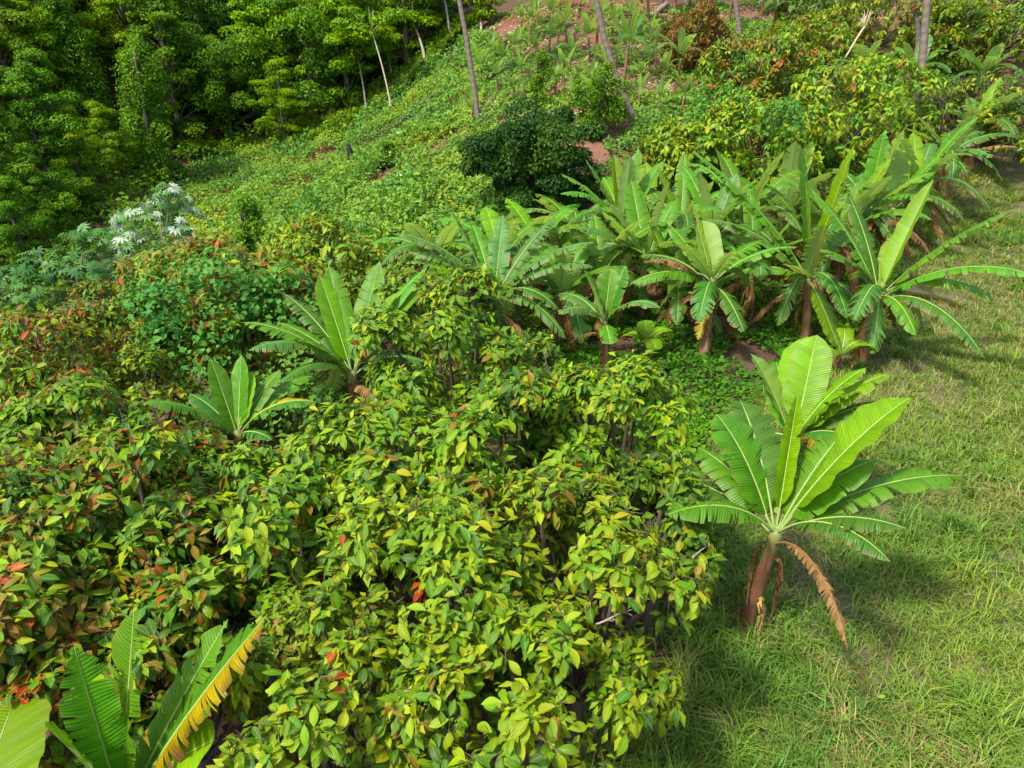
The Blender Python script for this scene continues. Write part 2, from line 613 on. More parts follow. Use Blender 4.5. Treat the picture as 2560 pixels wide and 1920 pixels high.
def cacao_tree(label, centre, R, H, mixd, n_cl=260, leaf=.25, n_parts=300, seed=0, group='cacao trees of the plantation', name='cacao_tree', flush=.12, lo=False, vine=0.0):
    r = np.random.default_rng(seed + 100)
    centre = np.asarray(centre, float)
    base = drop(centre)
    root = empty(name, base, label, 'tree', group)
    far_t = proj(centre)[2][0]
    if far_t < 18:
        R = R * .79; H = H * 1.05; n_cl = int(n_cl * 2.15); leaf = leaf * .68
    else:
        R = R * 1.10; n_cl = int(n_cl * 2.5); leaf = leaf * 1.0
    L, rad = lobes_on(r, 15 if far_t < 18 else 26, R, H, 1.6 if far_t < 18 else 1.95)
    if far_t > 18: rad = rad * 1.12
    C = centre + L
    C[:, 2] = np.maximum(C[:, 2], hgt(C[:, 0], C[:, 1]) + .35)
    # leaf whorls on the lobes' upper and outer shells
    k = r.integers(len(C), size=n_cl)
    dirs = nrm(r.normal(size=(n_cl, 3)) + np.array([0, 0, .75]) + nrm(L)[k] * .9)
    rr = rad[k] * r.uniform(.74, 1.08, n_cl)
    tips = C[k] + dirs * rr[:, None] * np.array([1, 1, .8])
    gz = hgt(tips[:, 0], tips[:, 1]) + .35
    tips[:, 2] = np.maximum(tips[:, 2], gz + r.random(n_cl) * .3)
    nl = r.integers(6, 11, n_cl)
    ti = np.repeat(np.arange(n_cl), nl)
    n = len(ti)
    ang = r.uniform(0, 2 * PI, n)
    ax = nrm(dirs[ti] + np.array([0, 0, .5]))
    s1 = nrm(np.cross(ax, nrm(r.normal(size=(n, 3)))))
    spread = r.uniform(.55, 1.5, n)
    y = nrm(s1 * np.sin(spread)[:, None] + ax * np.cos(spread)[:, None] + np.array([0, 0, -1]) * r.uniform(.1, 1.0, n)[:, None])
    nn = nrm(ax * .8 + np.array([0, 0, 1.0]) + r.normal(size=(n, 3)) * .28)
    B = basis(y, nn)
    pos = tips[ti] + y * r.uniform(.01, .07, n)[:, None] - ax * r.uniform(0, .16, n)[:, None]
    sc = leaf * r.uniform(.45, 1.3, n)
    # colour goes by whorl: a flush of young leaves shares one tint
    wh = pick_col(r, mixd, n_cl)[ti]
    own = pick_col(r, mixd, n)
    fl = pick_col(r, {'bronze': 1, 'red': .25}, n_cl)[ti]
    ci = np.where(r.random(n) < (.6 if far_t < 18 else .9), wh, own)
    fm = (r.random(n_cl) < flush)[ti]
    ci = np.where(fm & (r.random(n) < .75), fl, ci)
    ci = np.where(r.random(n) < (.010 if far_t < 18 else .003), r.choice(IDX['yel'], n), ci)
    sh = r.integers(len(CAC_T), size=n)
    # the leaves that show largest become leaves of their own
    px, py, f = proj(pos)
    vis = (px > -60) & (px < 2620) & (py > -60) & (py < 1990)
    out = ((pos - C[k][ti]) * nrm(CAM - pos)).sum(1) / rad[k][ti] + ((pos - centre) * nrm(CAM - pos)).sum(1) / R
    score = np.where(vis, sc / f * (1 + .8 * np.clip(out, -1, 1.5)) * r.uniform(.8, 1.2, n), 0)
    order = np.argsort(-score)
    own_i = order[:n_parts]
    own_i = own_i[score[own_i] > 0]
    rest = np.setdiff1d(np.arange(n), own_i)
    for i in own_i:
        o = bpy.data.objects.new('leaf', cacao_mesh(int(sh[i]), int(ci[i])))
        COL.objects.link(o)
        o.parent = root
        M = np.eye(4)
        M[:3, :3] = B[i] * sc[i]
        M[:3, 3] = pos[i] - base
        o.matrix_basis = Matrix(M.tolist())
    bag = Bag()
    med = np.median(score[rest])
    for T, sub in ((CAC_LO, rest if lo else rest[score[rest] < med]), (CAC_MD, rest[:0] if lo else rest[score[rest] >= med])):
      for s in range(len(T)):
        q = sub[sh[sub] % len(T) == s]
        if not len(q): continue
        v, f_, u = T[s]
        bag.add(*stamp(v, f_, u, pos[q] - base, B[q], sc[q], PAL[ci[q]] * r.uniform(.85, 1.15, (len(q), 1))))
    tag(add('foliage', bag.mesh('cacao_foliage', M_CACAO), root), kind='stuff')
    # trunk forking into limbs, limbs into twigs
    bag = Bag()
    top = centre - np.array([0, 0, H * .35])
    fork = base + (top - base) * .45 + r.normal(size=3) * .05
    bcol = np.array([.085, .062, .045])
    v, f_ = tube([base - [0, 0, .15] - base, (base + fork) / 2 - base + r.normal(size=3) * .04, fork - base], [.10, .085, .075], 8, lump=.2)
    bag.add(v, f_, bcol)
    for j in range(len(C)):
        m = (fork + C[j]) / 2 + np.array([0, 0, -.12]) + r.normal(size=3) * .1
        v, f_ = tube(bez(fork - base, m - base, m - base + (C[j] - fork) * .2, C[j] - base, 6), np.linspace(.045, .018, 6), 6, lump=.2)
        bag.add(v, f_, bcol)
    add('trunk', bag.mesh('cacao_trunk', M_BARK), root)
    bag = Bag()
    for j in range(n_cl):
        if j % 3: continue
        a = C[k[j]]
        e = tips[j] + dirs[j] * r.uniform(0, .08)
        m = (a + e) / 2 + r.normal(size=3) * .05
        v, f_ = tube([a - base, m - base, e - base], [.012, .008, .004], 3, cap=False)
        bag.add(v, f_, bcol * r.uniform(.7, 1.3))
    tag(add('twig', bag.mesh('cacao_twig', M_BARK), root), kind='stuff')
    return root


# ------------------------------------------------------------------ banana plants
B_COL = {'g': (.112, .245, .028), 'y': (.185, .315, .030), 'o': (.074, .172, .028), 'p': (.215, .335, .070), 'yb': (.36, .25, .018), 'd': (.17, .090, .045), 'c': (.100, .208, .048)}


def blade(curve, width, roll=0., fold=.3, tear=.4, hang=.3, st='g', M=40, cols=5, pet=.14, r=None, half=None):
    """one banana leaf blade along a curve: two halves cut into strips"""
    n = len(curve)
    L = np.linalg.norm(np.diff(curve, axis=0), axis=1).sum()
    T = nrm(np.gradient(curve, axis=0))
    hz = np.stack([T[:, 1], -T[:, 0], np.zeros(n)], 1)
    h0 = nrm(hz.mean(0)) if np.linalg.norm(hz.mean(0)) > 1e-3 else np.array([1., 0, 0])
    S0 = nrm(h0 - (T * h0).sum(1, keepdims=True) * T)
    N0 = np.cross(S0, T)
    S = math.cos(roll) * S0 + math.sin(roll) * N0
    Nn = math.cos(roll) * N0 - math.sin(roll) * S0
    qs = np.linspace(0, 1, n)
    base = np.array(B_COL[st])
    BV, BF, BC, BU = [], [], [], []
    cnt = 0

    def at(q, A):
        return np.stack([np.interp(q, qs, A[:, i]) for i in range(3)], -1)

    ph = r.uniform(0, 9)
    for side in (-1, 1):
        q = 0.0
        cuts = [0.0]
        while q < 1:
            if tear <= .02: q = 1.0
            else: q += r.exponential(.022 / max(tear, .05)) + .007
            cuts.append(min(q, 1.0))
        for a, b in zip(cuts[:-1], cuts[1:]):
            if b - a < .004: continue
            k = max(2, int(math.ceil((b - a) * M)) + 1)
            qq = np.linspace(a, b, k)
            c = np.linspace(0, 1, cols)
            w = .5 * width * np.sqrt(np.clip(1 - (1 - np.minimum(qq / .2, 1)) ** 2, 0, 1)) * (1 - np.clip((qq - .55) / .45, 0, 1) ** 2.4)
            w = np.maximum(w, .004) * (1 if a == 0 else r.uniform(.92, 1.03))
            gap = 0 if tear < .1 else r.uniform(.05, .6) * min(1, tear * 1.7)
            qc = (a + b) / 2
            Q = qc + (qq[:, None] - qc) * (1 - gap * c[None] ** 1.5) + .5 * c[None] * w[:, None] / L
            Q = pet + np.clip(Q, 0, 1.02) * (1 - pet)
            dr = abs(r.normal(0, .5)) * tear
            hg = hang * r.uniform(.15, 1.6) if tear > .1 else hang * .35
            ang = fold - (.35 + dr) * c[None] - .12 * np.sin(qq[:, None] * 33 + ph) * c[None] + r.normal(0, .55) * min(tear, .8) * c[None]
            pos = at(Q, curve)
            s_, n_ = at(Q, S), at(Q, Nn)
            d = np.cos(ang)[..., None] * s_ * side + np.sin(ang)[..., None] * n_
            d = nrm(d + np.array([0, 0, -1.0]) * (hg * 2.6 * c[None] ** .8)[..., None])
            step = w[:, None, None] / (cols - 1)
            off = np.cumsum(d * step, axis=1)
            off = np.concatenate([np.zeros((k, 1, 3)), off[:, :-1]], 1)
            V = (pos + off).reshape(-1, 3)
            idx = np.arange(k * cols).reshape(k, cols) + cnt
            f = np.stack([idx[:-1, :-1], idx[1:, :-1], idx[1:, 1:], idx[:-1, 1:]], -1).reshape(-1, 4)
            if side > 0: f = f[:, ::-1]
            cnt += k * cols
            cc = np.tile(base, (k * cols, 1)) * r.uniform(.9, 1.1)
            cf = np.tile(c, k)
            if st == 'yb':
                br = np.clip((cf + r.normal(0, .25)) * 1.6 - .7, 0, 1)[:, None]
                if half is not None and side != half: cc = np.tile(np.array(B_COL['g']), (k * cols, 1)) * .8
                else: cc = cc * (1 - br) + np.array([.12, .05, .02]) * br
            elif st == 'd':
                cc = cc * r.uniform(.6, 1.5)
            elif st in 'oc':
                br = np.clip((cf - .86 + r.normal(0, .06)) * 6, 0, .8)[:, None]
                cc = cc * (1 - br) + np.array([.22, .13, .04]) * br
            else:
                br = np.clip((cf - .95 + r.normal(0, .04)) * 6, 0, .5)[:, None]
                cc = cc * (1 - br) + np.array([.24, .20, .05]) * br
            BV.append(V); BF.append(f); BC.append(cc)
            BU.append(np.stack([np.tile(c, k) * side, np.repeat(qq, cols) * L / 2.2], 1))
    return np.concatenate(BV), np.concatenate(BF), np.concatenate(BC), np.concatenate(BU)


def lf(tx, ty, L=2.3, s=1, arch=.18, w=.56, tear=.35, st='g', roll=0., fold=.28, hang=.3, p0=None, half=None, pet=.13):
    return dict(tx=tx, ty=ty, L=L, s=s, arch=arch, w=w, tear=tear, st=st, roll=roll, fold=fold, hang=hang, p0=p0, half=half, pet=pet)


def leaf_curve(B, tip, L, arch, n=26, p0=None):
    ch = tip - B
    up = np.array([0, 0, 1.0])
    if p0 is None: p0 = .35
    arch = arch * 1.4
    c1 = B + ch * .30 + up * (arch * L * 1.1) + up * p0 * .12 * L
    c2 = B + ch * .72 + up * (arch * L * .9)
    return even(bez(B, c1, c2, tip, 60), n)


def banana_leaf_obj(root, base, curve, d, r, M=40, cols=5, ribs=True, rib_r=.017):
    v, f, c, u = blade(curve - base, d['w'] * 1.15, d['roll'], d['fold'], d['tear'], d['hang'], d['st'], M, cols, d['pet'], r, d['half'])
    dead = d['st'] == 'd'
    o = add('dead_leaf' if dead else 'leaf', np_mesh('banana_leaf', v, f, M_DEAD if dead else M_BANANA, c, u), root)
    if ribs:
        rc = even(curve - base, 15)
        n = len(rc)
        rad = np.interp(np.linspace(0, 1, n), [0, .12, .5, 1], [rib_r * 1.25, rib_r, rib_r * .6, rib_r * .15])
        vv, ff = tube(rc + np.array([0, 0, .004]), rad, 6)
        pc = np.array([.18, .26, .075]) if d['st'] not in ('d', 'yb') else np.array([.20, .12, .045])
        q = np.linspace(0, 1, n)[:, None]
        cc = pc * (1 - np.clip(q * 3, 0, 1)) + np.array([.25, .34, .08] if not dead else [.2, .1, .04]) * np.clip(q * 3, 0, 1)
        cc = np.concatenate([np.repeat(cc, 6, axis=0), cc[-1:], cc[:1]])
        add('midrib', np_mesh('banana_midrib', vv, ff, M_RIB, cc), o)
    return o


def pseudostem(root, base, crown, r0, r1, r, dry=.6, rings=16):
    mid = (base + crown) / 2 + r.normal(size=3) * .03
    c = even(bez(base - np.array([0, 0, .12]), base + (mid - base) * .7, mid + (crown - mid) * .4, crown, 40), rings)
    q = np.linspace(0, 1, rings)
    rad = r0 + (r1 - r0) * q ** .8
    rad = rad * (1 + .07 * np.sin(q * 23 + r.uniform(0, 6)))
    v, f = tube(c - base, rad, 12, lump=.16, seed=int(r.integers(9999)))
    k = len(v)
    qq = np.concatenate([np.repeat(q, 12), [1, 0]])
    th = np.concatenate([np.tile(np.arange(12), rings), [0, 0]])
    red = np.array([.165, .055, .030]); tan = np.array([.26, .165, .075]); grn = np.array([.17, .19, .055]); brown = np.array([.09, .05, .03])
    s = (np.sin(th * 1.7 + qq * 3) * .5 + .5)[:, None]
    col = (red * s + tan * (1 - s))
    m = np.clip((vnoise(th * 1.3, qq * 9, 1.0, 4) - .35) * 2.2, 0, 1)[:, None] * dry
    col = col * (1 - m) + brown * m
    g = np.clip((qq - .78) * 5, 0, 1)[:, None]
    col = col * (1 - g) + grn * g
    add('pseudostem', np_mesh('banana_pseudostem', v, f, M_STEM, col), root)


def dead_skirt(root, base, crown, n, r, hmin=.25, length=(.5, 1.1), spread=.14):
    """dry leaf sheaths hanging down round the stem, each its own piece"""
    for i in range(n):
        q = r.uniform(hmin, .95)
        p = base + (crown - base) * q
        a = r.uniform(0, 2 * PI)
        d = np.array([math.cos(a), math.sin(a), 0])
        L = min(r.uniform(*length), (p[2] - base[2]) + .02)
        if L < .15: continue
        s = r.uniform(.6, 1.4) * spread
        c = bez(p + d * .05, p + d * (.08 + s * .6) + [0, 0, .05], p + d * (.06 + s) - [0, 0, L * .5], p + d * (.04 + s * r.uniform(.5, 1.1)) - [0, 0, L], 9)
        c = c + r.normal(size=c.shape) * .012
        w = r.uniform(.025, .07)
        v, f, cc, u = blade(c - base, w * 2, r.uniform(-.8, .8), r.uniform(-.6, .8), r.uniform(.1, .5), .1, 'd', 8, 3, 0.02, r)
        v = v + r.normal(size=v.shape) * .006
        add('dead_leaf', np_mesh('dry_sheath', v, f, M_DEAD, cc * r.uniform(.7, 1.7), u), root)


def banana(label, base, crown, leaves, seed, r0=.13, r1=.075, skirt=6, group='banana plants of the plantation', M=40, cols=5, ribs=True, name='banana_plant', cat='banana plant', pet=None, extra=0):
    r = np.random.default_rng(seed)
    base = np.asarray(base, float); crown = np.asarray(crown, float)
    root = empty(name, base, label, cat, group)
    pseudostem(root, base, crown, r0, r1, r)
    if extra: leaves = leaves + auto_leaves(np.random.default_rng(seed + 40), extra, 2.3, .7, .48, 2, .75, 1.25)
    ax = nrm(crown - base)
    for d in leaves:
        if pet and d['pet'] == .13: d['pet'] = pet
        B = crown - ax * r.uniform(.02, .22) if d['st'] != 'd' else crown - ax * r.uniform(.2, .5)
        if 'az' in d:
            el = d['el']
            tip = B + d['L'] * .9 * np.array([math.cos(d['az']) * math.cos(el), math.sin(d['az']) * math.cos(el), math.sin(el)])
        else:
            dd = ray(d['tx'], d['ty'])
            m = CAM - B
            A_, B_, C_ = dd @ dd, 2 * dd @ m, m @ m - (d['L'] * .93) ** 2
            disc = B_ * B_ - 4 * A_ * C_
            t = (-B_ + d['s'] * math.sqrt(disc)) / (2 * A_) if disc > 0 else -B_ / (2 * A_)
            tip = CAM + t * dd
        gz = hgt(tip[0], tip[1])[0] + .08
        if tip[2] < gz: tip[2] = gz
        banana_leaf_obj(root, base, leaf_curve(B, tip, d['L'], d['arch'], p0=d['p0']), d, r, M, cols, ribs)
    if skirt: dead_skirt(root, base, crown, skirt, r)
    return root


def auto_leaves(r, n, L=2.0, tear=.5, w=.5, dead=1, up=1.2, fall=1.65):
    out = []
    a0 = r.uniform(0, 6.28)
    for i in range(n):
        q = i / max(1, n - 1)
        d = lf(0, 0, L * r.uniform(.8, 1.1) * (.75 + .25 * math.sin(PI * (q * .8 + .2))), w=w * r.uniform(.85, 1.15))
        d['az'] = a0 + i * 2.4 + r.normal(0, .2)
        d['el'] = up - fall * q + r.normal(0, .12)
        d['arch'] = .05 + .24 * q
        d['tear'] = tear * r.uniform(.4, 1.4) * (.35 + .8 * q)
        d['st'] = ('y' if q < .2 else 'g' if q < .6 else 'o') if r.random() > .12 else 'c'
        d['hang'] = .1 + .6 * q
        out.append(d)
    for i in range(dead):
        d = lf(0, 0, L * .8, w=w * .6, st='d', tear=.9, hang=.9, arch=.12)
        d['az'] = r.uniform(0, 6.28); d['el'] = -.7 + r.normal(0, .2)
        out.append(d)
    return out


# ------------------------------------------------------------------ forest trees
def tube_bag(bag, pts, rad, sides, col, lump=.2, base=None):
    v, f = tube(np.asarray(pts), rad, sides, lump=lump, seed=int(rng.integers(9999)))
    bag.add(v, f, col)


def crown_leaves(r, C, rad, zs, per, size, cols, up=.9, shell=.55, outw=.8, T=None):
    """leaf-sized faces over the shells of a set of lobes"""
    k = np.repeat(np.arange(len(C)), per)
    n = len(k)
    d = nrm(r.normal(size=(n, 3)) + np.array([0, 0, .35]))
    rr = rad[k] * (r.random(n) ** .5 * (1 - shell) + shell) * r.uniform(.8, 1.12, n)
    pos = C[k] + d * rr[:, None] * np.stack([np.ones(n), np.ones(n), np.full(n, 1.0) * zs[k]], 1)
    nn = nrm(d * outw + np.array([0, 0, up]) + r.normal(size=(n, 3)) * .45)
    y = nrm(np.cross(nn, r.normal(size=(n, 3))) + np.array([0, 0, -.35]))
    B = basis(y, nn)
    lobe_c = cols[r.integers(len(cols), size=len(C))]
    own = cols[r.integers(len(cols), size=n)]
    cc = (lobe_c[k] * .6 + own * .4) * r.uniform(.8, 1.2, (n, 1))
    sc = size * r.uniform(.6, 1.3, n)
    v, f, u = T or (Q_V, Q_F, Q_U)
    return stamp(v, f, u, pos, B, sc, cc)


FOREST_COL = {
    'bright': np.array([(.180, .275, .024), (.150, .250, .024), (.215, .295, .028), (.115, .205, .022)]),
    'mid': np.array([(.108, .195, .022), (.088, .170, .020), (.130, .220, .024), (.070, .140, .018)]),
    'deep': np.array([(.066, .135, .020), (.054, .112, .017), (.084, .158, .024)]),
    'vine': np.array([(.135, .230, .026), (.160, .255, .030), (.100, .190, .024), (.074, .150, .022)]),
    'citrus': np.array([(.018, .050, .012), (.024, .062, .014), (.036, .082, .016), (.066, .115, .020)]),
}


def tree_proto(kind, seed, Hh, R, pal, size, per, group, trunk_col=(.16, .13, .10), low=.14, cz=.52):
    """a forest tree with its base at the origin; trunk and crown meshes"""
    r = np.random.default_rng(seed)
    cols = FOREST_COL[pal]
    C, rad, zs = [], [], []
    if kind == 'layered':
        n = 30
        ph = r.uniform(0, 6.28)
        for i in range(n):
            q = i / n
            h = Hh * (low + (.96 - low) * q) + r.normal(0, .35)
            a = i * 2.4 + r.normal(0, .4)
            ell = R * (1 - (2 * abs(q - .40)) ** 2 * .7) * r.uniform(.45, 1.15) * (1 + .25 * math.cos(a - ph))
            for k in range(3):
                m = ell * (.38 + .32 * k)
                C.append((m * math.cos(a) + r.normal(0, .15), m * math.sin(a) + r.normal(0, .15), h + .10 * m - .05 * m * m * r.uniform(.2, 1.4) + r.normal(0, .12)))
                rad.append(r.uniform(.45, .85) * R / 3); zs.append(r.uniform(.25, .7))
    elif kind == 'column':
        n = 60
        wx, wy = r.normal(0, .35, 7), r.normal(0, .35, 7)
        for i in range(n):
            q = i / n
            h = Hh * (.03 + .94 * q)
            ox, oy = np.interp(q * 6, range(7), wx), np.interp(q * 6, range(7), wy)
            w = R * (.95 - .5 * q + .18 * math.sin(q * 17 + seed)) * (1 if q < .85 else (1 - (q - .85) * 2.5)) * r.uniform(.45, 1.05)
            a = i * 2.4 + r.normal(0, .5)
            C.append((ox + w * .75 * math.cos(a), oy + w * .75 * math.sin(a), h))
            rad.append(r.uniform(.14, .46) * R); zs.append(r.uniform(.8, 1.7))
    else:
        n = 36
        for i in range(n):
            z = 1 - 1.85 * (i + .5) / n
            s = math.sqrt(max(0, 1 - z * z)); a = i * 2.4 + r.normal(0, .3); g = r.uniform(.45, 1.05)
            C.append((R * s * g * math.cos(a), R * s * g * math.sin(a), Hh * cz + Hh * .44 * z * g))
            rad.append(r.uniform(.15, .42) * R); zs.append(r.uniform(.45, 1.0))
    C, rad, zs = np.array(C), np.array(rad), np.array(zs)
    cr = crown_leaves(r, C, rad, zs, per, size, cols)
    bag = Bag(); bag.add(*cr)
    crown_me = bag.mesh('tree_crown', M_LEAF)
    bag = Bag()
    lean = r.normal(0, .25, 2)
    top = np.array([lean[0], lean[1], Hh * .9])
    tr = bez(np.array([0, 0, -.5]), np.array([0, 0, Hh * .3]), np.array([lean[0] * .4, lean[1] * .4, Hh * .6]), top, 10)
    tube_bag(bag, tr, np.linspace(.17, .05, 10) * (Hh / 9), 8, np.array(trunk_col))
    for j in range(0, len(C), 2):
        q = np.clip((C[j][2] - .8) / (Hh * .9), .1, .95)
        a = np.array([np.interp(q, np.linspace(0, 1, 10), tr[:, k]) for k in range(3)])
        a[2] -= .4
        tube_bag(bag, [a, (a + C[j]) / 2 + [0, 0, .1], C[j]], [.045, .03, .012], 5, np.array(trunk_col) * .9)
    trunk_me = bag.mesh('tree_trunk', M_BARK)
    return trunk_me, crown_me


def put_tree(protos, base, label, group, s=1.0, rz=0., name='forest_tree', cat='tree', sz=None):
    t_me, c_me = protos
    root = empty(name, base, label, cat, group)
    root.rotation_euler = (0, 0, rz)
    root.scale = (s, s, sz or s)
    add('trunk', t_me, root)
    add('crown', c_me, root)
    return root


PR = {}
for i in range(4):
    PR['lay%d' % i] = tree_proto('layered', 300 + i, 9.5, 3.0, ['bright', 'mid', 'bright', 'mid'][i], .18, 190, '', low=[.12, .10, .30, .16][i])
for i in range(3):
    PR['bush%d' % i] = tree_proto('round', 320 + i, 7.5, 2.9, ['mid', 'deep', 'vine'][i], .19, 520, '')
for i in range(2):
    PR['col%d' % i] = tree_proto('column', 340 + i, 8.5, 2.0, 'vine', .16, 300, '')

FOREST_POLY = [G(*p)[:2] for p in [(1140, 62), (1005, 190), (860, 305), (610, 375), (480, 388), (415, 500), (330, 600), (0, 690), (-500, 800), (-900, 700)]]
FOREST_POLY += [np.array((-70., 40.)), np.array((-70., 105.)), np.array((2., 105.)), np.array((4., 72.))]
placed = []
r_f = np.random.default_rng(77)
cnt = 0
tries = 0
while cnt < 120 and tries < 9000:
    tries += 1
    x, y = r_f.uniform(-55, 4), r_f.uniform(28, 98)
    if not in_poly(np.array([x]), np.array([y]), FOREST_POLY)[0]: continue
    if any((x - a) ** 2 + (y - b) ** 2 < 2.9 ** 2 for a, b in placed): continue
    px, py, f = proj(np.array([x, y, hgt(x, y)[0] + 5]))
    if px[0] < -250 or px[0] > 1400 or py[0] < -420: continue
    if 110 < px[0] < 470 and f[0] < 48: continue
    placed.append((x, y))
    kk = ['lay0', 'lay1', 'lay2', 'lay3', 'bush0', 'bush1', 'bush2', 'lay0', 'lay2'][r_f.integers(9)]
    if y < 46: kk = ['lay0', 'bush2', 'lay1', 'lay3', 'lay0'][r_f.integers(5)]
    look = {'lay0': 'slender forest tree with bright layered sprays', 'lay1': 'forest tree with dull green sprays to the ground', 'lay2': 'forest tree with bright sprays above bare trunk', 'lay3': 'forest tree with dull green layered sprays',
            'bush0': 'bushy mid green forest tree', 'bush1': 'bushy deep green forest tree', 'bush2': 'bushy forest tree hung with pale creepers'}[kk]
    zone = 'in the low valley behind the cecropias' if y < 46 else 'along the edge of the vine slope' if (px[0] > 450 and f[0] < 62) else 'beyond the vine towers' if px[0] < 450 and f[0] < 62 else 'high on the wooded hill'
    put_tree(PR[kk], (x, y, hgt(x, y)[0]), look + ' ' + zone, 'forest trees on the wooded hillside', r_f.uniform(.8, 1.25) if y > 46 else r_f.uniform(.6, .85), r_f.uniform(0, 6.28))
    cnt += 1

for (px, py, t, kk, s_, lab) in [(60, 470, 38, 'lay1', .75, 'leafy tree in the low valley left of the young yellowing palm'), (215, 520, 39, 'lay0', .62, 'leafy tree with bright sprays below the taller vine tower'), (55, 610, 32, 'lay3', .50, 'low leafy tree above the dark shaded cecropia'), (120, 560, 35, 'bush2', .55, 'rounded creeper hung tree below the young yellowing palm'), (300, 520, 43, 'lay2', .55, 'low leafy tree with bright sprays between the vine towers'), (705, 300, 49, 'lay0', .62, 'lone small leafy tree standing out at the edge of the slope')]:
    put_tree(PR[kk], drop(P(px, py, t)), lab, None, s_, px * .1)

# two trees smothered in climbing vines
for (px, py, t, s, lab, kk) in [(235, 330, 46, 1.0, 'tree smothered in climbing vines, the taller green tower beside the palm', 'col0'), (372, 350, 44, .95, 'tree smothered in climbing vines, a green tower at the edge of the gully', 'col1')]:
    c = P(px, py, t)
    put_tree(PR[kk], drop(c), lab, None, s, .5, 'vine_covered_tree', 'tree', s * 1.05)


def thin_trunk(label, bpx, tpx, t, r0=.13, col=(.30, .26, .20), crown=True, up=1.0):
    """a pale forest trunk: base pixel on the ground, top pixel at the same distance, crown above"""
    b = G(*bpx)
    f = proj(b)[2][0]
    top = P(tpx[0], tpx[1], f + 1.0)
    top = b + (top - b) * up
    root = empty('slender_tree', b, label, 'tree', 'slender pale trunks at the forest edge')
    bag = Bag()
    mid = (b + top) / 2 + np.array([.15, .1, 0])
    pts = bez(np.array([0, 0, -.4]), (mid - b) * .6, (mid - b) * 1.1, top - b, 10)
    tube_bag(bag, pts, np.linspace(r0, r0 * .55, 10), 7, np.array(col))
    for a in range(4):
        d = np.array([math.cos(a * 1.6), math.sin(a * 1.6), .9])
        tube_bag(bag, [pts[-1], pts[-1] + d * .7, pts[-1] + d * 1.3 + [0, 0, .2]], [r0 * .45, r0 * .3, .01], 5, np.array(col))
    add('trunk', bag.mesh('slender_trunk', M_BARK), root)
    if crown:
        rr = np.random.default_rng(int(bpx[0]))
        C = pts[-1] + rr.normal(size=(9, 3)) * np.array([.8, .8, .5]) + [0, 0, .6]
        bag = Bag()
        bag.add(*crown_leaves(rr, C, np.full(9, .8), np.full(9, .4), 260, .22, FOREST_COL['bright']))
        add('crown', bag.mesh('slender_crown', M_LEAF), root)


for a in [('pale slender trunk standing against the palm fronds', (1068, 172), (1035, 60), .13), ('pale slender trunk with a bend beside the tall palm trunk', (1128, 128), (1105, -30), .12),
          ('thin pale trunk among the forest edge shrubs', (982, 228), (955, 60), .07), ('thin grey trunk in the shade of the forest edge', (918, 300), (890, 130), .08),
          ('thin brown trunk leaning in the shade of the forest edge', (985, 300), (930, 80), .07), ('leaning grey trunk deep in the shaded left forest', (40, 215), (5, 120), .16),
          ('short pale trunk at the top of the cleared slope', (1200, 92), (1199, 40), .12)]:
    thin_trunk(a[0], a[1], a[2], 0, a[3], crown=True)


# ------------------------------------------------------------------ palms
def frond_mesh(L, seed, n=46, leafl=.55, droop=.55, col=(.05, .13, .025), tipc=(.20, .19, .04)):
    r = np.random.default_rng(seed)
    bag = Bag()
    c = even(bez(np.zeros(3), np.array([0, L * .3, L * .22]), np.array([0, L * .75, L * .22]), np.array([0, L, L * .22 - droop * L * .5]), 40), 24)
    v, f = tube(c, np.linspace(.035, .006, 24), 5)
    bag.add(v, f, (.20, .19, .07))
    T = nrm(np.gradient(c, axis=0))
    for i in range(n):
        q = .14 + .86 * i / n
        p = np.array([np.interp(q, np.linspace(0, 1, 24), c[:, k]) for k in range(3)])
        t = np.array([np.interp(q, np.linspace(0, 1, 24), T[:, k]) for k in range(3)])
        for s in (-1, 1):
            l = leafl * (math.sin(PI * (q * .8 + .12)) ** .7) * r.uniform(.85, 1.1)
            d = nrm(np.array([s, 0, 0]) + t * .55 + r.normal(size=3) * .08)
            m = p + d * l * .5 + [0, 0, -.04 * l]
            e = p + d * l + np.array([0, 0, -1]) * l * r.uniform(.3, .6)
            w = t * .022
            k = np.clip((q - .6) * 1.2 + r.normal(0, .12), 0, 1)
            cc = np.array(col) * (1 - k * .5) + np.array(tipc) * k * .5
            bag.add([p - w * .6, p + w * .6, m + w, m - w, e], [(0, 1, 2, 3), (3, 2, 4, 4)][:1], cc)
            bag.add([m - w, m + w, e + w * .15, e - w * .15], [(0, 1, 2, 3)], cc)
    return bag.mesh('palm_frond', M_FROND)


FRONDS = [frond_mesh(3.6, 1, leafl=.7), frond_mesh(3.3, 2, droop=.8, leafl=.65), frond_mesh(3.8, 3, droop=.35, leafl=.75)]
FRONDS_Y = [frond_mesh(2.6, 4, droop=.9, leafl=.6, col=(.13, .17, .03), tipc=(.34, .26, .05)), frond_mesh(2.8, 5, droop=.7, leafl=.6, col=(.09, .16, .03), tipc=(.24, .22, .05))]


def put_fronds(root, at, n, meshes, r, e0=.9, e1=-.5, s=1.0):
    for i in range(n):
        o = add('frond', meshes[i % len(meshes)], root, at)
        el = e0 + (e1 - e0) * i / max(1, n - 1)
        o.rotation_euler = (el, 0, i * 2.4 + r.normal(0, .15))
        q = s * r.uniform(.9, 1.1)
        o.scale = (q, q, q)


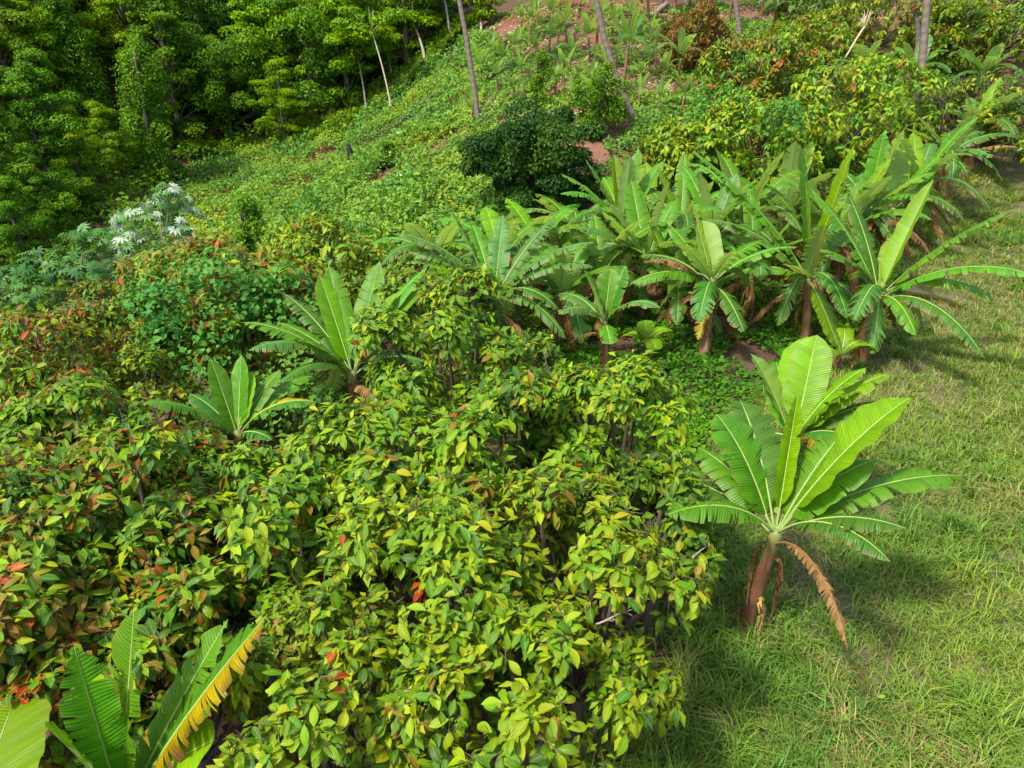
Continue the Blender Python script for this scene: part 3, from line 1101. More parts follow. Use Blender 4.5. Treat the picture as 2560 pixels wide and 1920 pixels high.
def coconut(label, bpx, pts_px, rad, Htop, seed, base=None):
    """base on the ground, trunk through the pixels seen, crown of fronds above"""
    r = np.random.default_rng(seed)
    b = G(*bpx) if base is None else np.asarray(base)
    f = proj(b)[2][0]
    root = empty('coconut_palm', b, label, 'palm tree', 'coconut palms')
    pts = [b - [0, 0, .3], b]
    for (x, y) in pts_px:
        pts.append(P(x, y, f))
    d = nrm(pts[-1] - pts[-2])
    d = nrm(d + [0, 0, .6])
    while pts[-1][2] < b[2] + Htop:
        pts.append(pts[-1] + d * 1.2)
    pts = even(np.array(pts), 90) - b
    q = np.linspace(0, 1, 90)
    rd = rad * (1 - .25 * q) * (1 + .5 * np.exp(-q * 30)) * (1 + .035 * (np.arange(90) % 2))
    v, fc = tube(pts, rd, 12, lump=.06, seed=seed)
    cc = np.array([.135, .108, .082]) * (1 - .30 * (np.repeat(np.arange(90), 12) % 2))[:, None]
    cc = np.concatenate([cc, cc[:2]])
    add('trunk', np_mesh('palm_trunk', v, fc, M_PALMBARK, cc), root)
    put_fronds(root, pts[-1], 14, FRONDS, r)
    return root


coconut('tall dark coconut palm trunk leaning over the round dark bush', (1197, 335), [(1190, 250), (1165, 90), (1148, 0), (1138, -90)], .125, 13, 1)
coconut('tall coconut palm trunk curving at its foot above bare red earth', (1588, 300), [(1572, 272), (1540, 190), (1512, 100), (1490, 0), (1470, -120)], .14, 13, 2)
coconut('straight grey coconut palm trunk behind the brown cacao tree', (1850, 95), [(1845, 50), (1838, 0), (1832, -60)], .14, 11, 3)
coconut('straight dark coconut palm trunk beside the blue barrel', (2098, 70), [(2096, 30), (2100, -20), (2103, -60)], .14, 11, 4)
bR = drop(P(2300, 215, 25.5))
coconut('thick pale ringed coconut palm trunk rising from the yellow cacao trees', None, [(2302, 200), (2310, 100), (2318, 0), (2325, -120)], .15, 13, 5, base=bR)
bR2 = drop(P(2298, 120, 34))
coconut('coconut palm trunk half hidden behind the thick pale ringed palm', None, [(2296, 110), (2294, 50), (2292, 0), (2290, -80)], .13, 12, 6, base=bR2)

for (px, py, t, lab, ms, n, s, e0, e1) in [(125, 345, 44, 'young palm with yellowing drooping fronds between the vine towers', FRONDS_Y, 10, 1.0, .9, -.6), (735, 335, 50, 'young palm with yellow frond tips in the forest edge shade', FRONDS_Y, 9, .8, .7, -.6),
                              (1092, 150, 56, 'young palm with tall upright fronds behind pale trunk', FRONDS, 9, 1.2, 1.2, .2), (1020, 170, 58, 'low palm with arching fronds in the forest edge shade', FRONDS, 8, .9, .9, 0), (760, 290, 52, 'dark young palm beneath the forest edge trees', FRONDS, 8, .8, 1.1, .1), (560, 350, 53, 'small yellowing palm at the head of the gully', FRONDS_Y, 7, .6, .8, -.3)]:
    c = P(px, py, t)
    b = drop(c)
    root = empty('young_palm', b, lab, 'palm')
    h = max(.3, min(2.5, c[2] - b[2] - .6))
    v, f = tube([[0, 0, -.2], [0, 0, h * .5], [0, 0, h]], [.14, .12, .1], 8, lump=.2)
    add('trunk', np_mesh('palm_stub', v, f, M_PALMBARK, np.tile([.14, .11, .08], (len(v), 1))), root)
    put_fronds(root, np.array([0, 0, h]), n, ms, np.random.default_rng(px), e0, e1, s)

# ------------------------------------------------------------------ round dark bush, vine covered stumps
c = P(1342, 500, 26.3)
b = drop(c)
t_me, c_me = tree_proto('round', 401, 4.3, 2.3, 'citrus', .13, 1150, '', (.1, .08, .06), cz=.47)
put_tree((t_me, c_me), b, 'dense round dark green fruit tree above the banana row', None, 1.0, 0, 'fruit_tree', 'tree')
c = P(1500, 300, 30)
put_tree(tree_proto('round', 402, 3.0, 1.1, 'mid', .13, 130, ''), drop(c), 'small leafy tree behind the round dark fruit tree', None, 1.0, 0, 'small_tree', 'tree')
PR['stump'] = tree_proto('column', 350, 3.2, .75, 'vine', .12, 90, '')
for (px, py, lab, s, sz) in [(628, 690, 'dead stump wrapped in dark vine leaves on the open vine slope', 1.0, .95), (1343, 268, 'slender post wrapped in bright vine leaves above the dark fruit tree', .8, .75), (960, 420, 'low bush of vine leaves beside the bare red soil', .9, .4)]:
    b = G(px, py)
    put_tree(PR['stump'], b, lab, None, s, 0, 'vine_covered_stump', 'stump', sz)

# ------------------------------------------------------------------ cecropia trees with silvery palmate leaves
def palmate(fingers=9):
    V, F, U = [], [], []
    for i in range(fingers):
        a = (i - (fingers - 1) / 2) * (2 * PI * .86 / fingers)
        l = 1.0 * (.72 + .28 * math.cos(a * .5))
        d = np.array([math.sin(a), math.cos(a), 0]); s = np.array([math.cos(a), -math.sin(a), 0])
        k = len(V)
        V += [d * .05, d * l * .55 + s * .14 + [0, 0, .04], d * l + [0, 0, -.22], d * l * .55 - s * .14 + [0, 0, .04]]
        U += [(0, 0), (1, .5), (0, 1), (-1, .5)]
        F.append((k, k + 1, k + 2, k + 3))
    return np.array(V), np.array(F), np.array(U)


PM = palmate()
CEC_COL = {'silver': (.30, .38, .26), 'white': (.44, .50, .38), 'green': (.095, .190, .050), 'grey': (.14, .24, .09), 'deep': (.055, .125, .035)}
CEC_ME = {k: np_mesh('cecropia_leaf', PM[0], PM[1], M_LEAF, np.tile(v, (len(PM[0]), 1)), PM[2]) for k, v in CEC_COL.items()}


def cecropia(label, px, py, t, R, H, n, mixd, seed, leaf=.42):
    r = np.random.default_rng(seed)
    c = P(px, py, t)
    b = drop(c)
    root = empty('cecropia_tree', b, label, 'tree', None)
    L, rad = lobes_on(r, 11, R, H)
    bag = Bag()
    tube_bag(bag, [np.array([0, 0, -.3]), (c - b) * .5, c - b], [.09, .07, .05], 8, np.array([.22, .20, .17]))
    for j in range(len(L)):
        tube_bag(bag, [(c - b) * .7, (c - b) * .85 + L[j] * .5, c - b + L[j]], [.04, .03, .015], 5, np.array([.2, .18, .15]))
    add('trunk', bag.mesh('cecropia_trunk', M_BARK), root)
    names = list(mixd); w = np.array(list(mixd.values())); w = w / w.sum()
    for i in range(n):
        j = r.integers(len(L))
        d = nrm(r.normal(size=3) + [0, 0, .6] + nrm(L[j]) * .7)
        p = c - b + L[j] + d * rad[j] * r.uniform(.6, 1.15)
        nm = names[r.choice(len(names), p=w)]
        if nm == 'white' and d[2] < .3: nm = 'grey'
        y = nrm(np.array([d[0], d[1], -.25]) + r.normal(size=3) * .35)
        nn = nrm(d + [0, 0, .7] + r.normal(size=3) * .3)
        Bm = basis(y[None], nn[None])[0] * leaf * r.uniform(.65, 1.2)
        o = add('leaf', CEC_ME[nm], root)
        M = np.eye(4); M[:3, :3] = Bm; M[:3, 3] = p
        o.matrix_basis = Matrix(M.tolist())


cecropia('cecropia tree with silvery white palmate leaves at the gully mouth', 405, 600, 29, 1.55, 1.85, 300, {'silver': .34, 'white': .16, 'green': .30, 'grey': .36}, 1, .33)
cecropia('dark green cecropia tree with a few silver leaves left of the silvery one', 190, 690, 28, 1.7, 1.4, 230, {'grey': .45, 'green': .4, 'deep': .5, 'silver': .03}, 2, .32)
cecropia('dark cecropia tree in the shade at the foot of the forest', 40, 760, 27, 1.6, 1.3, 200, {'grey': .35, 'green': .4, 'deep': .6}, 3, .32)
cecropia('low cecropia sapling with grey green leaves below the silvery tree', 300, 640, 31, 1.3, 1.2, 120, {'grey': .45, 'green': .5}, 4, .3)

# ------------------------------------------------------------------ cacao trees
LIME = {'lime': .76, 'mid': .20, 'dark': .04}
MIX = {'lime': .48, 'mid': .40, 'dark': .10, 'bronze': .02}
MIDG = {'mid': .6, 'lime': .30, 'dark': .10}
MIXD = {'mid': .48, 'lime': .30, 'dark': .18, 'bronze': .04}
BRZ = {'mid': .44, 'lime': .26, 'dark': .22, 'bronze': .08}
REDD = {'mid': .46, 'lime': .30, 'dark': .12, 'bronze': .08, 'red': .04}
YELL = {'lime': .80, 'yel': .01, 'mid': .16, 'bronze': .03}
BROWN = {'bronze': .74, 'red': .08, 'mid': .08, 'dark': .1}
DARKY = {'dark': .5, 'mid': .3, 'lime': .12, 'yel': .08}
# px, py of the crown centre, distance, radius, half height, palette, whorls, leaf, leaf parts, flush, label
CAC = [
    (1450, 1500, 7.3, 1.25, 1.15, LIME, 330, .21, 300, .03, 'cacao tree with glossy lime leaves beside the open grass'),
    (1080, 1540, 7.0, 1.50, 1.20, LIME, 330, .22, 300, .05, 'cacao tree with lime leaves next to a torn yellowing banana leaf'),
    (1300, 1800, 6.0, 1.10, .90, LIME, 240, .20, 300, .03, 'low lime green cacao tree with one dry brown pod'),
    (850, 1760, 6.2, 1.05, .80, LIME, 220, .20, 280, .06, 'low cacao tree with lime leaves over dark shaded soil'),
    (1630, 1310, 8.9, .95, .85, {'mid': .5, 'dark': .35, 'lime': .15}, 240, .23, 250, .03, 'shaded dark green cacao tree between the lime trees and the grass'),
    (450, 1650, 7.4, 1.05, .85, BRZ, 240, .24, 240, .2, 'low dark cacao tree right behind the half yellow banana leaf'),
    (140, 1740, 6.9, 1.05, .80, BRZ, 240, .24, 240, .26, 'low cacao tree with coppery leaves around the foreground banana plant'),
    (1530, 1090, 9.6, 1.25, 1.10, LIME, 330, .22, 300, .03, 'yellow green cacao tree reaching out beside the broad banana plant'),
    (1290, 1200, 8.8, 1.50, 1.25, MIX, 340, .25, 300, .06, 'cacao tree with broad ribbed leaves in the middle of the grove'),
    (1130, 930, 11.6, 1.65, 1.45, MIDG, 340, .25, 300, .02, 'tall green cacao tree below the ragged banana crown'),
    (940, 1230, 9.2, 1.60, 1.05, MIX, 340, .25, 300, .05, 'cacao tree with mixed lime and bronze leaves near the small banana plant'),
    (690, 1390, 8.4, 1.45, 1.15, MIX, 320, .24, 300, .08, 'cacao tree with drooping bronze tips above the foreground banana plant'),
    (330, 1330, 8.6, 1.70, 1.20, BRZ, 340, .25, 300, .24, 'cacao tree with many bronze young leaves behind the foreground banana plant'),
    (60, 1500, 7.6, 1.50, 1.20, BRZ, 300, .25, 300, .28, 'dark cacao tree with red brown leaves by the broad cut banana leaf'),
    (520, 1350, 9.4, 1.60, .95, MIXD, 320, .25, 300, .12, 'cacao tree with long pale leaves below the small banana plant'),
    (160, 1160, 10.8, 1.80, 1.15, MIXD, 330, .26, 300, .18, 'cacao tree with light streaming leaves and dark bare twigs'),
    (770, 1290, 9.8, 1.40, .85, MIX, 300, .25, 260, .08, 'cacao tree between the small banana plant and the tall green cacao'),
    (380, 1260, 10.9, 1.60, .85, MIXD, 320, .25, 260, .18, 'cacao tree left of the small banana plant with orange tips'),
    (330, 1000, 15.0, 1.7, .95, MIX, 280, .25, 220, .16, 'cacao tree behind the dead twigs and the small banana plant'),
    (80, 960, 14.0, 2.00, 1.20, REDD, 320, .26, 260, .30, 'cacao tree with scarlet young leaves at the grove edge'),
    (270, 870, 16.5, 2.00, 1.30, REDD, 320, .26, 240, .32, 'red tinted cacao tree overgrown by climbing heart leaves'),
    (520, 830, 17.0, 2.00, 1.30, {'mid': .6, 'lime': .3, 'red': .05}, 320, .24, 240, .12, 'green cacao tree covered with pale heart shaped vine leaves'),
    (620, 745, 19.5, 1.90, 1.20, REDD, 300, .27, 220, .36, 'cacao tree with hanging crimson flush leaves by the silvery cecropia'),
    (470, 700, 21.5, 1.40, 1.00, REDD, 220, .27, 180, .30, 'small bronze cacao tree at the foot of the silvery cecropia'),
    (800, 670, 22.0, 1.40, 1.10, YELL, 240, .26, 180, .05, 'yellow green cacao tree at the foot of the vine slope'),
    (1010, 790, 15.5, 1.40, 1.00, MIDG, 220, .25, 160, .02, 'cacao tree between two banana clumps below the vine slope'),
    (1738, 98, 34.0, 1.30, 1.4, BROWN, 260, .26, 160, .45, 'rounded brown leaved cacao tree on the far slope'),
    (1885, 205, 29.0, 1.80, 1.60, {'mid': .40, 'bronze': .22, 'lime': .3, 'dark': .15}, 320, .27, 200, .16, 'bronze and green cacao tree below the brown one'),
    (2130, 290, 24.0, 2.10, 1.60, YELL, 340, .27, 260, .02, 'large yellow cacao tree below the thick pale palm trunk'),
    (1900, 370, 22.5, 1.60, 1.30, YELL, 300, .26, 220, .03, 'yellow cacao tree behind the tallest banana leaves'),
    (1700, 380, 24.0, 1.10, .90, YELL, 180, .25, 150, .02, 'low yellow green cacao tree near the round dark fruit tree'),
    (2000, 130, 32.0, 1.60, 1.30, YELL, 260, .27, 160, .14, 'orange tinted cacao tree with a dry fallen frond on it'),
    (2200, 60, 33.0, 2.40, 1.70, YELL, 340, .28, 200, .06, 'broad golden cacao tree behind the thick pale palm trunk'),
    (2390, 90, 36.0, 1.80, 1.50, YELL, 260, .27, 140, .02, 'golden green cacao tree right of the thick pale palm trunk'),
    (2510, 70, 21.0, 1.40, 1.00, DARKY, 240, .24, 200, .02, 'dark cacao tree with bright yellow shoots over dry ground'),
    (2470, 290, 20.5, 1.70, .80, DARKY, 260, .23, 200, .02, 'dark spreading cacao tree above the far banana clump'),
    (2040, 20, 44.0, 1.90, 1.40, {'dark': .6, 'mid': .4}, 220, .28, 120, .02, 'dark green cacao tree behind the blue barrel'),
]
def seat(px, py, hh):
    """distance at which a crown seen at this pixel stands hh above the ground"""
    ts = np.arange(14, 70, .1)
    p = CAM + ts[:, None] * ray(px, py)[None]
    k = p[:, 2] - hgt(p[:, 0], p[:, 1]) <= hh
    return ts[int(np.argmax(k))] if k.any() else 60.0


for i, q in enumerate(CAC):
    q = list(q)
    if q[2] > 20.2 and q[0] > 1600:
        t_ = seat(q[0], q[1], 1.55)
        q[3] *= t_ / q[2]; q[4] *= (t_ / q[2]) ** .7; q[2] = t_
    cacao_tree(q[10], P(q[0], q[1], q[2]), q[3], q[4], q[5], q[6], q[7], q[8], i, flush=q[9], lo=q[2] > 16)

# ------------------------------------------------------------------ banana plants
def by_z(px, py, z):
    d = ray(px, py)
    return CAM + d * ((z - 7.0) / d[2])


BANANAS = []
# the plant standing in the grass
A_base = G(1862, 1565)
A_crown = by_z(1942, 1330, A_base[2] + 1.75)
banana('broad leaved banana plant leaning on its red stem in the grass', A_base, A_crown, [
    lf(2275, 995, 1.95, 1, .10, .74, .05, 'y', fold=.35, hang=.12, roll=.25),
    lf(1790, 1035, 1.75, 1, .10, .72, .20, 'g', fold=.3, hang=.15, roll=-.15),
    lf(1850, 1000, 1.9, 1, .08, .62, .30, 'o', fold=.3, hang=.15),
    lf(1995, 985, 1.7, 1, .02, .30, .10, 'y', fold=1.1, hang=0),
    lf(1990, 1190, .95, 1, .03, .50, .05, 'p', fold=.15, hang=.0, pet=.25),
    lf(2110, 1080, 1.6, 1, .08, .55, .25, 'g', fold=.2),
    lf(2190, 1150, 1.5, -1, .12, .50, .2, 'g', fold=.2, hang=.3),
    lf(1745, 1120, 1.5, 1, .10, .52, .3, 'g', fold=.2, hang=.3),
    lf(2405, 1190, 2.35, 1, .10, .52, .30, 'g', fold=.25, hang=.25, roll=.2),
    lf(2265, 1322, 1.75, -1, .10, .40, .60, 'o', fold=.1, hang=.4),
    lf(1668, 1288, 1.6, -1, .14, .42, .45, 'g', fold=.2, hang=.45),
    lf(1680, 1195, 1.6, 1, .10, .42, .45, 'o', fold=.2, hang=.4),
    lf(2225, 1405, 1.6, -1, .16, .32, .7, 'o', fold=.1, hang=.6),
    lf(2120, 1625, 1.9, -1, .20, .17, .95, 'd', fold=.0, hang=.9, p0=0),
], 1, .12, .075, 8, M=46, cols=6, pet=.21)
B_crown = P(1990, 1090, 11.2)
banana('banana plant with a pale curled leaf right behind the leaning red stem', drop(B_crown + [-.35, .1, 0]), B_crown, [
    lf(1878, 885, 1.7, 1, .05, .58, .08, 'p', fold=.4, roll=-.5, hang=.0),
    lf(1940, 905, 1.7, 1, .05, .56, .15, 'g', fold=.25, hang=.1),
    lf(2225, 935, 1.75, 1, .10, .56, .15, 'y', fold=.2, hang=.3, roll=.2),
    lf(2018, 842, 2.0, 1, .04, .72, .06, 'y', fold=.25, hang=.1, roll=.35),
    lf(2042, 838, 1.75, 1, .04, .55, .04, 'y', fold=.3, hang=.1),
    lf(2165, 920, 1.5, 1, .1, .60, .12, 'y', fold=.25, hang=.2, roll=.3),
    lf(2150, 975, 1.5, -1, .12, .48, .2, 'g', fold=.2, hang=.4, roll=.3),
    lf(2250, 1005, 1.7, 1, .12, .44, .25, 'o', fold=.2, hang=.5),
    lf(2150, 1110, 1.2, -1, .14, .40, .2, 'o', fold=.2, hang=.5),
    lf(1800, 1110, 1.2, 1, .1, .44, .2, 'o', fold=.2, hang=.3),
    lf(2080, 1140, .9, -1, .12, .3, .5, 'yb', hang=.5),
], 2, .12, .07, 5)
C_crown = P(2018, 690, 18.0)
banana('tall banana plant with a pale straw coloured stem in the row', drop(P(2008, 860, 18.3)), C_crown, [
    lf(1788, 448, 3.0, 1, .08, .60, .6, 'g', fold=.2, hang=.45),
    lf(1735, 378, 3.3, 1, .06, .55, .5, 'g', fold=.2, hang=.4),
    lf(1758, 548, 2.9, -1, .12, .52, .45, 'c', fold=.2, hang=.5),
    lf(2000, 362, 3.2, 1, .02, .80, .12, 'g', fold=.2, hang=.1, roll=-.3),
    lf(2136, 362, 3.3, 1, .02, .66, .10, 'y', fold=.3, hang=.1, roll=.3),
    lf(2014, 455, 2.4, 1, .0, .16, .02, 'y', fold=1.35, hang=0),
    lf(1760, 725, 2.6, -1, .16, .44, .5, 'g', fold=.1, hang=.7),
    lf(2095, 870, 1.9, -1, .05, .60, .2, 'y', fold=.15, hang=.1, p0=.1),
    lf(2150, 760, 1.6, -1, .12, .40, .5, 'o', hang=.6),
    lf(1870, 700, 1.5, 1, .1, .4, .5, 'yb', hang=.6),
    lf(2060, 560, 1.9, -1, .05, .50, .6, 'yb', fold=.3, half=-1),
    lf(1960, 780, 1.6, 1, .1, .3, .9, 'd', hang=.8),
], 3, .14, .085, 9, extra=6)
D_crown = P(2198, 735, 16.6)
banana('banana plant with long leaves reaching out over the grass path', drop(D_crown + [.05, .1, 0]), D_crown, [
    lf(2028, 473, 3.0, 1, .06, .62, .55, 'g', fold=.2, hang=.35),
    lf(2118, 482, 2.8, 1, .06, .50, .3, 'o', fold=.2, hang=.4),
    lf(2333, 450, 3.0, 1, .02, .52, .06, 'y', fold=.6, hang=.05, roll=.4),
    lf(2540, 522, 3.2, 1, .07, .56, .4, 'g', fold=.2, hang=.4, roll=.15),
    lf(2590, 690, 3.3, -1, .12, .52, .35, 'g', fold=.15, hang=.6),
    lf(2462, 897, 2.9, -1, .16, .48, .55, 'o', fold=.1, hang=.7),
    lf(2180, 885, 1.6, -1, .14, .44, .8, 'c', fold=.1, hang=.8),
    lf(2290, 840, 1.7, -1, .14, .42, .3, 'g', fold=.1, hang=.5),
    lf(2420, 775, 1.9, 1, .12, .34, .5, 'yb', hang=.6),
    lf(2060, 640, 2.0, -1, .12, .44, .45, 'o', hang=.5),
    lf(2140, 850, 1.3, 1, .1, .3, .9, 'd', hang=.8),
], 4, .13, .08, 8, extra=6)
E_crown = P(1782, 700, 17.0)
banana('banana plant with a thick skirt of dry brown leaves', drop(P(1760, 900, 17.0)), E_crown, [
    lf(1756, 552, 1.7, 1, .0, .62, .03, 'p', fold=.7, hang=0),
    lf(1728, 500, 2.2, 1, .0, .14, .02, 'y', fold=1.35, hang=0),
    lf(1575, 710, 2.2, -1, .14, .46, .4, 'g', fold=.1, hang=.6),
    lf(1600, 640, 2.1, 1, .12, .46, .6, 'o', hang=.6),
    lf(1850, 628, 1.6, -1, .1, .48, .6, 'y', hang=.4),
    lf(1910, 600, 2.0, 1, .08, .48, .5, 'g', hang=.4),
    lf(1670, 560, 2.0, 1, .04, .50, .3, 'g', hang=.3),
    lf(1860, 830, 1.7, -1, .1, .46, .4, 'o', fold=.1, hang=.3),
    lf(1745, 850, 1.5, -1, .06, .30, .8, 'yb', hang=.7),
    lf(1610, 655, 2.0, -1, .14, .30, .9, 'd', hang=1.0),
    lf(1640, 800, 1.5, 1, .1, .3, .9, 'd', hang=1.0),
], 5, .15, .085, 14, extra=6)
F_crown = P(1512, 800, 16.0)
banana('small banana plant with an open fan of leaves at the shaded row foot', drop(P(1520, 875, 16.2)), F_crown, [
    lf(1398, 735, 1.5, 1, .14, .46, .2, 'c', hang=.4),
    lf(1395, 785, 1.5, -1, .14, .42, .35, 'c', hang=.55),
    lf(1460, 676, 1.5, -1, .05, .46, .1, 'g', fold=.5, hang=.1),
    lf(1527, 672, 1.3, 1, .05, .52, .05, 'g', hang=.1),
    lf(1565, 664, 1.5, 1, .08, .48, .2, 'o', hang=.2),
    lf(1652, 770, 1.6, -1, .16, .44, .2, 'c', hang=.5),
    lf(1525, 862, .9, -1, .1, .36, .4, 'g', hang=.4),
    lf(1420, 860, 1.2, 1, .1, .2, .9, 'd', hang=.8),
], 6, .10, .06, 5)
G_crown = P(1236, 744, 17.0)
banana('large banana plant with ragged arching leaves above the cacao', drop(G_crown), G_crown, [
    lf(1258, 536, 2.4, 1, .03, .50, .5, 'c', fold=.3, hang=.2),
    lf(1117, 512, 2.7, -1, .03, .50, .5, 'c', fold=.5, hang=.3),
    lf(982, 585, 2.9, 1, .12, .48, .9, 'c', hang=.8),
    lf(1022, 632, 2.4, -1, .14, .48, .7, 'c', hang=.6),
    lf(1390, 540, 2.8, 1, .06, .52, .6, 'c', hang=.5),
    lf(1485, 606, 2.9, -1, .10, .50, .6, 'c', hang=.6),
    lf(1485, 668, 2.7, -1, .14, .50, .6, 'c', hang=.65),
    lf(1416, 848, 2.2, -1, .20, .46, .7, 'c', hang=.8),
    lf(1065, 760, 2.0, 1, .14, .44, .7, 'o', hang=.7),
    lf(1180, 560, 2.2, 1, .05, .40, .4, 'g', fold=.5),
    lf(1170, 850, 1.2, 1, .1, .3, .9, 'd', hang=.8),
], 7, .13, .08, 6, extra=6)
H_crown = P(1616, 650, 19.3)
banana('banana plant showing two pale leaf undersides in the row', drop(H_crown), H_crown, [
    lf(1518, 508, 2.3, -1, .02, .62, .3, 'p', fold=.4, roll=.5, hang=.1),
    lf(1578, 450, 2.7, 1, .02, .60, .2, 'g', hang=.1),
    lf(1676, 452, 2.6, -1, .02, .60, .3, 'p', fold=.5, roll=-.6, hang=.1),
    lf(1400, 577, 3.0, -1, .12, .50, .5, 'c', hang=.6),
    lf(1395, 632, 2.7, 1, .12, .46, .55, 'c', hang=.6),
    lf(1740, 560, 2.0, 1, .08, .48, .2, 'o', hang=.3),
    lf(1690, 500, 2.2, 1, .05, .5, .3, 'g', hang=.2),
    lf(1780, 640, 2.1, -1, .14, .44, .7, 'o', hang=.7),
    lf(1530, 700, 1.6, 1, .1, .3, .9, 'd', hang=.9),
], 8, .13, .08, 7, extra=6)
O_crown = P(1556, 555, 22.5)
banana('banana plant with upright yellow green leaves at the back of the row', drop(O_crown), O_crown, [
    lf(1535, 386, 2.4, 1, .0, .44, .05, 'y', fold=.6, hang=0),
    lf(1577, 392, 2.4, -1, .02, .44, .1, 'p', fold=.5, hang=0),
    lf(1597, 372, 2.5, 1, .0, .46, .1, 'g', hang=.05),
    lf(1658, 402, 2.7, 1, .02, .50, .1, 'g', hang=.1),
    lf(1402, 435, 2.6, 1, .08, .50, .4, 'g', hang=.5),
    lf(1400, 485, 2.6, -1, .14, .50, .6, 'g', hang=.7),
    lf(1420, 560, 2.5, -1, .16, .48, .9, 'o', hang=.9),
    lf(1465, 400, 2.5, 1, .04, .46, .6, 'o', hang=.4),
    lf(1700, 480, 2.2, 1, .1, .46, .4, 'o', hang=.4),
], 9, .12, .075, 4, extra=5)
L_crown = P(2366, 388, 24.5)
banana('banana clump beside the grass bank with long fronds hanging left', drop(L_crown), L_crown, [
    lf(2292, 290, 2.0, -1, .03, .60, .1, 'g', hang=.1, roll=.2),
    lf(2262, 320, 2.2, -1, .04, .50, .1, 'o', hang=.1),
    lf(2330, 335, 1.3, -1, .04, .55, .4, 'p', hang=.2, roll=.6),
    lf(2208, 486, 2.9, -1, .10, .48, .5, 'g', hang=.5),
    lf(2185, 552, 3.4, -1, .10, .46, .6, 'c', hang=.6),
    lf(2460, 330, 1.9, 1, .12, .50, .5, 'o', hang=.4),
    lf(2562, 345, 2.8, 1, .12, .50, .5, 'o', hang=.6),
    lf(2480, 395, 2.0, -1, .12, .46, .5, 'c', hang=.6),
    lf(2545, 368, 2.6, -1, .10, .34, .9, 'd', hang=.9),
    lf(2420, 440, 1.4, -1, .14, .4, .6, 'o', hang=.6),
    lf(2370, 520, 1.4, -1, .1, .3, .9, 'd', hang=.8),
], 10, .13, .08, 9, extra=6)
L2_crown = P(2170, 520, 20.5)
banana('banana plant with a tall pale fringed frond beside the yellow cacao', drop(L2_crown), L2_crown, [
    lf(2268, 312, 2.7, -1, .02, .52, .9, 'p', fold=.5, roll=-.5, hang=.1),
    lf(2210, 330, 2.3, 1, .02, .5, .2, 'g', hang=.1),
    lf(2340, 430, 2.4, 1, .08, .46, .4, 'g', hang=.4),
    lf(2330, 500, 2.2, -1, .12, .46, .6, 'g', hang=.6),
    lf(2100, 430, 1.8, 1, .08, .46, .4, 'o', hang=.4),
    lf(2250, 640, 1.7, -1, .12, .4, .7, 'c', hang=.6),
    lf(2330, 640, 2.2, -1, .16, .36, .9, 'd', hang=.9),
], 11, .13, .08, 5, extra=6)
I_crown = P(880, 930, 14.3)
banana('banana plant rising between cacao trees with two upright glossy leaves', drop(I_crown), I_crown, [
    lf(800, 690, 2.3, 1, .02, .55, .06, 'y', fold=.25, hang=.05, roll=-.3),
    lf(822, 664, 2.6, 1, .03, .48, .2, 'g', hang=.1),
    lf(950, 652, 2.6, 1, .02, .48, .15, 'g', hang=.1),
    lf(998, 730, 2.1, -1, .04, .46, .1, 'y', fold=.5, hang=.1),
    lf(1070, 668, 2.7, 1, .08, .50, .2, 'g', hang=.3),
    lf(1102, 695, 2.6, 1, .10, .50, .3, 'g', hang=.3),
    lf(605, 806, 2.5, 1, .10, .50, .45, 'g', hang=.4),
    lf(692, 806, 2.0, 1, .08, .48, .3, 'g', hang=.3),
    lf(622, 876, 2.3, -1, .14, .52, .5, 'c', hang=.6),
    lf(710, 735, 2.5, 1, .08, .46, .7, 'o', hang=.4),
    lf(700, 960, 1.9, -1, .14, .46, .4, 'o', hang=.5),
    lf(940, 1010, 1.4, -1, .1, .3, .9, 'd', hang=.8),
], 12, .13, .085, 5, extra=3)
J_crown = P(594, 1078, 12.1)
banana('small banana plant with one yellowing leaf among the cacao', drop(J_crown), J_crown, [
    lf(527, 898, 1.35, 1, .03, .32, .05, 'g', hang=.05),
    lf(604, 888, 1.4, 1, .02, .32, .05, 'g', hang=.05, roll=.2),
    lf(630, 928, 1.1, -1, .03, .32, .05, 'y', hang=.05),
    lf(702, 924, 1.4, 1, .06, .42, .15, 'g', hang=.3),
    lf(782, 940, 1.7, 1, .10, .42, .25, 'g', hang=.35),
    lf(790, 1006, 1.6, -1, .14, .38, .5, 'yb', hang=.5, half=-1),
    lf(357, 1008, 1.8, -1, .12, .40, .4, 'g', hang=.6),
    lf(474, 985, 1.2, 1, .10, .42, .2, 'o', hang=.3),
    lf(680, 1100, 1.0, -1, .1, .3, .6, 'o', hang=.5),
    lf(560, 1160, .9, -1, .1, .2, .9, 'd', hang=.7),
], 13, .10, .06, 5)
K_crown = P(300, 2010, 5.9)
banana('foreground banana plant with upright torn leaves and one half yellow', drop(K_crown), K_crown, [
    lf(186, 1618, 1.75, -1, .02, .36, .45, 'g', fold=.45, hang=.05, roll=-.2),
    lf(336, 1518, 2.0, -1, .01, .42, .45, 'g', fold=.45, hang=.05, roll=.1),
    lf(570, 1550, 1.95, -1, .02, .38, .35, 'g', fold=.3, hang=.1),
    lf(668, 1538, 2.45, -1, .03, .46, .6, 'yb', fold=.2, hang=.2, half=1),
    lf(480, 1735, 1.35, 1, .02, .52, .06, 'g', fold=.3, hang=.05),
    lf(535, 1850, 1.2, -1, .05, .55, .05, 'y', fold=.2, hang=.1),
    lf(112, 1815, 1.3, -1, .05, .40, .1, 'g', fold=.3, hang=.15),
], 14, .13, .085, 5, M=60, cols=6)
K2_crown = P(-90, 2150, 5.0)
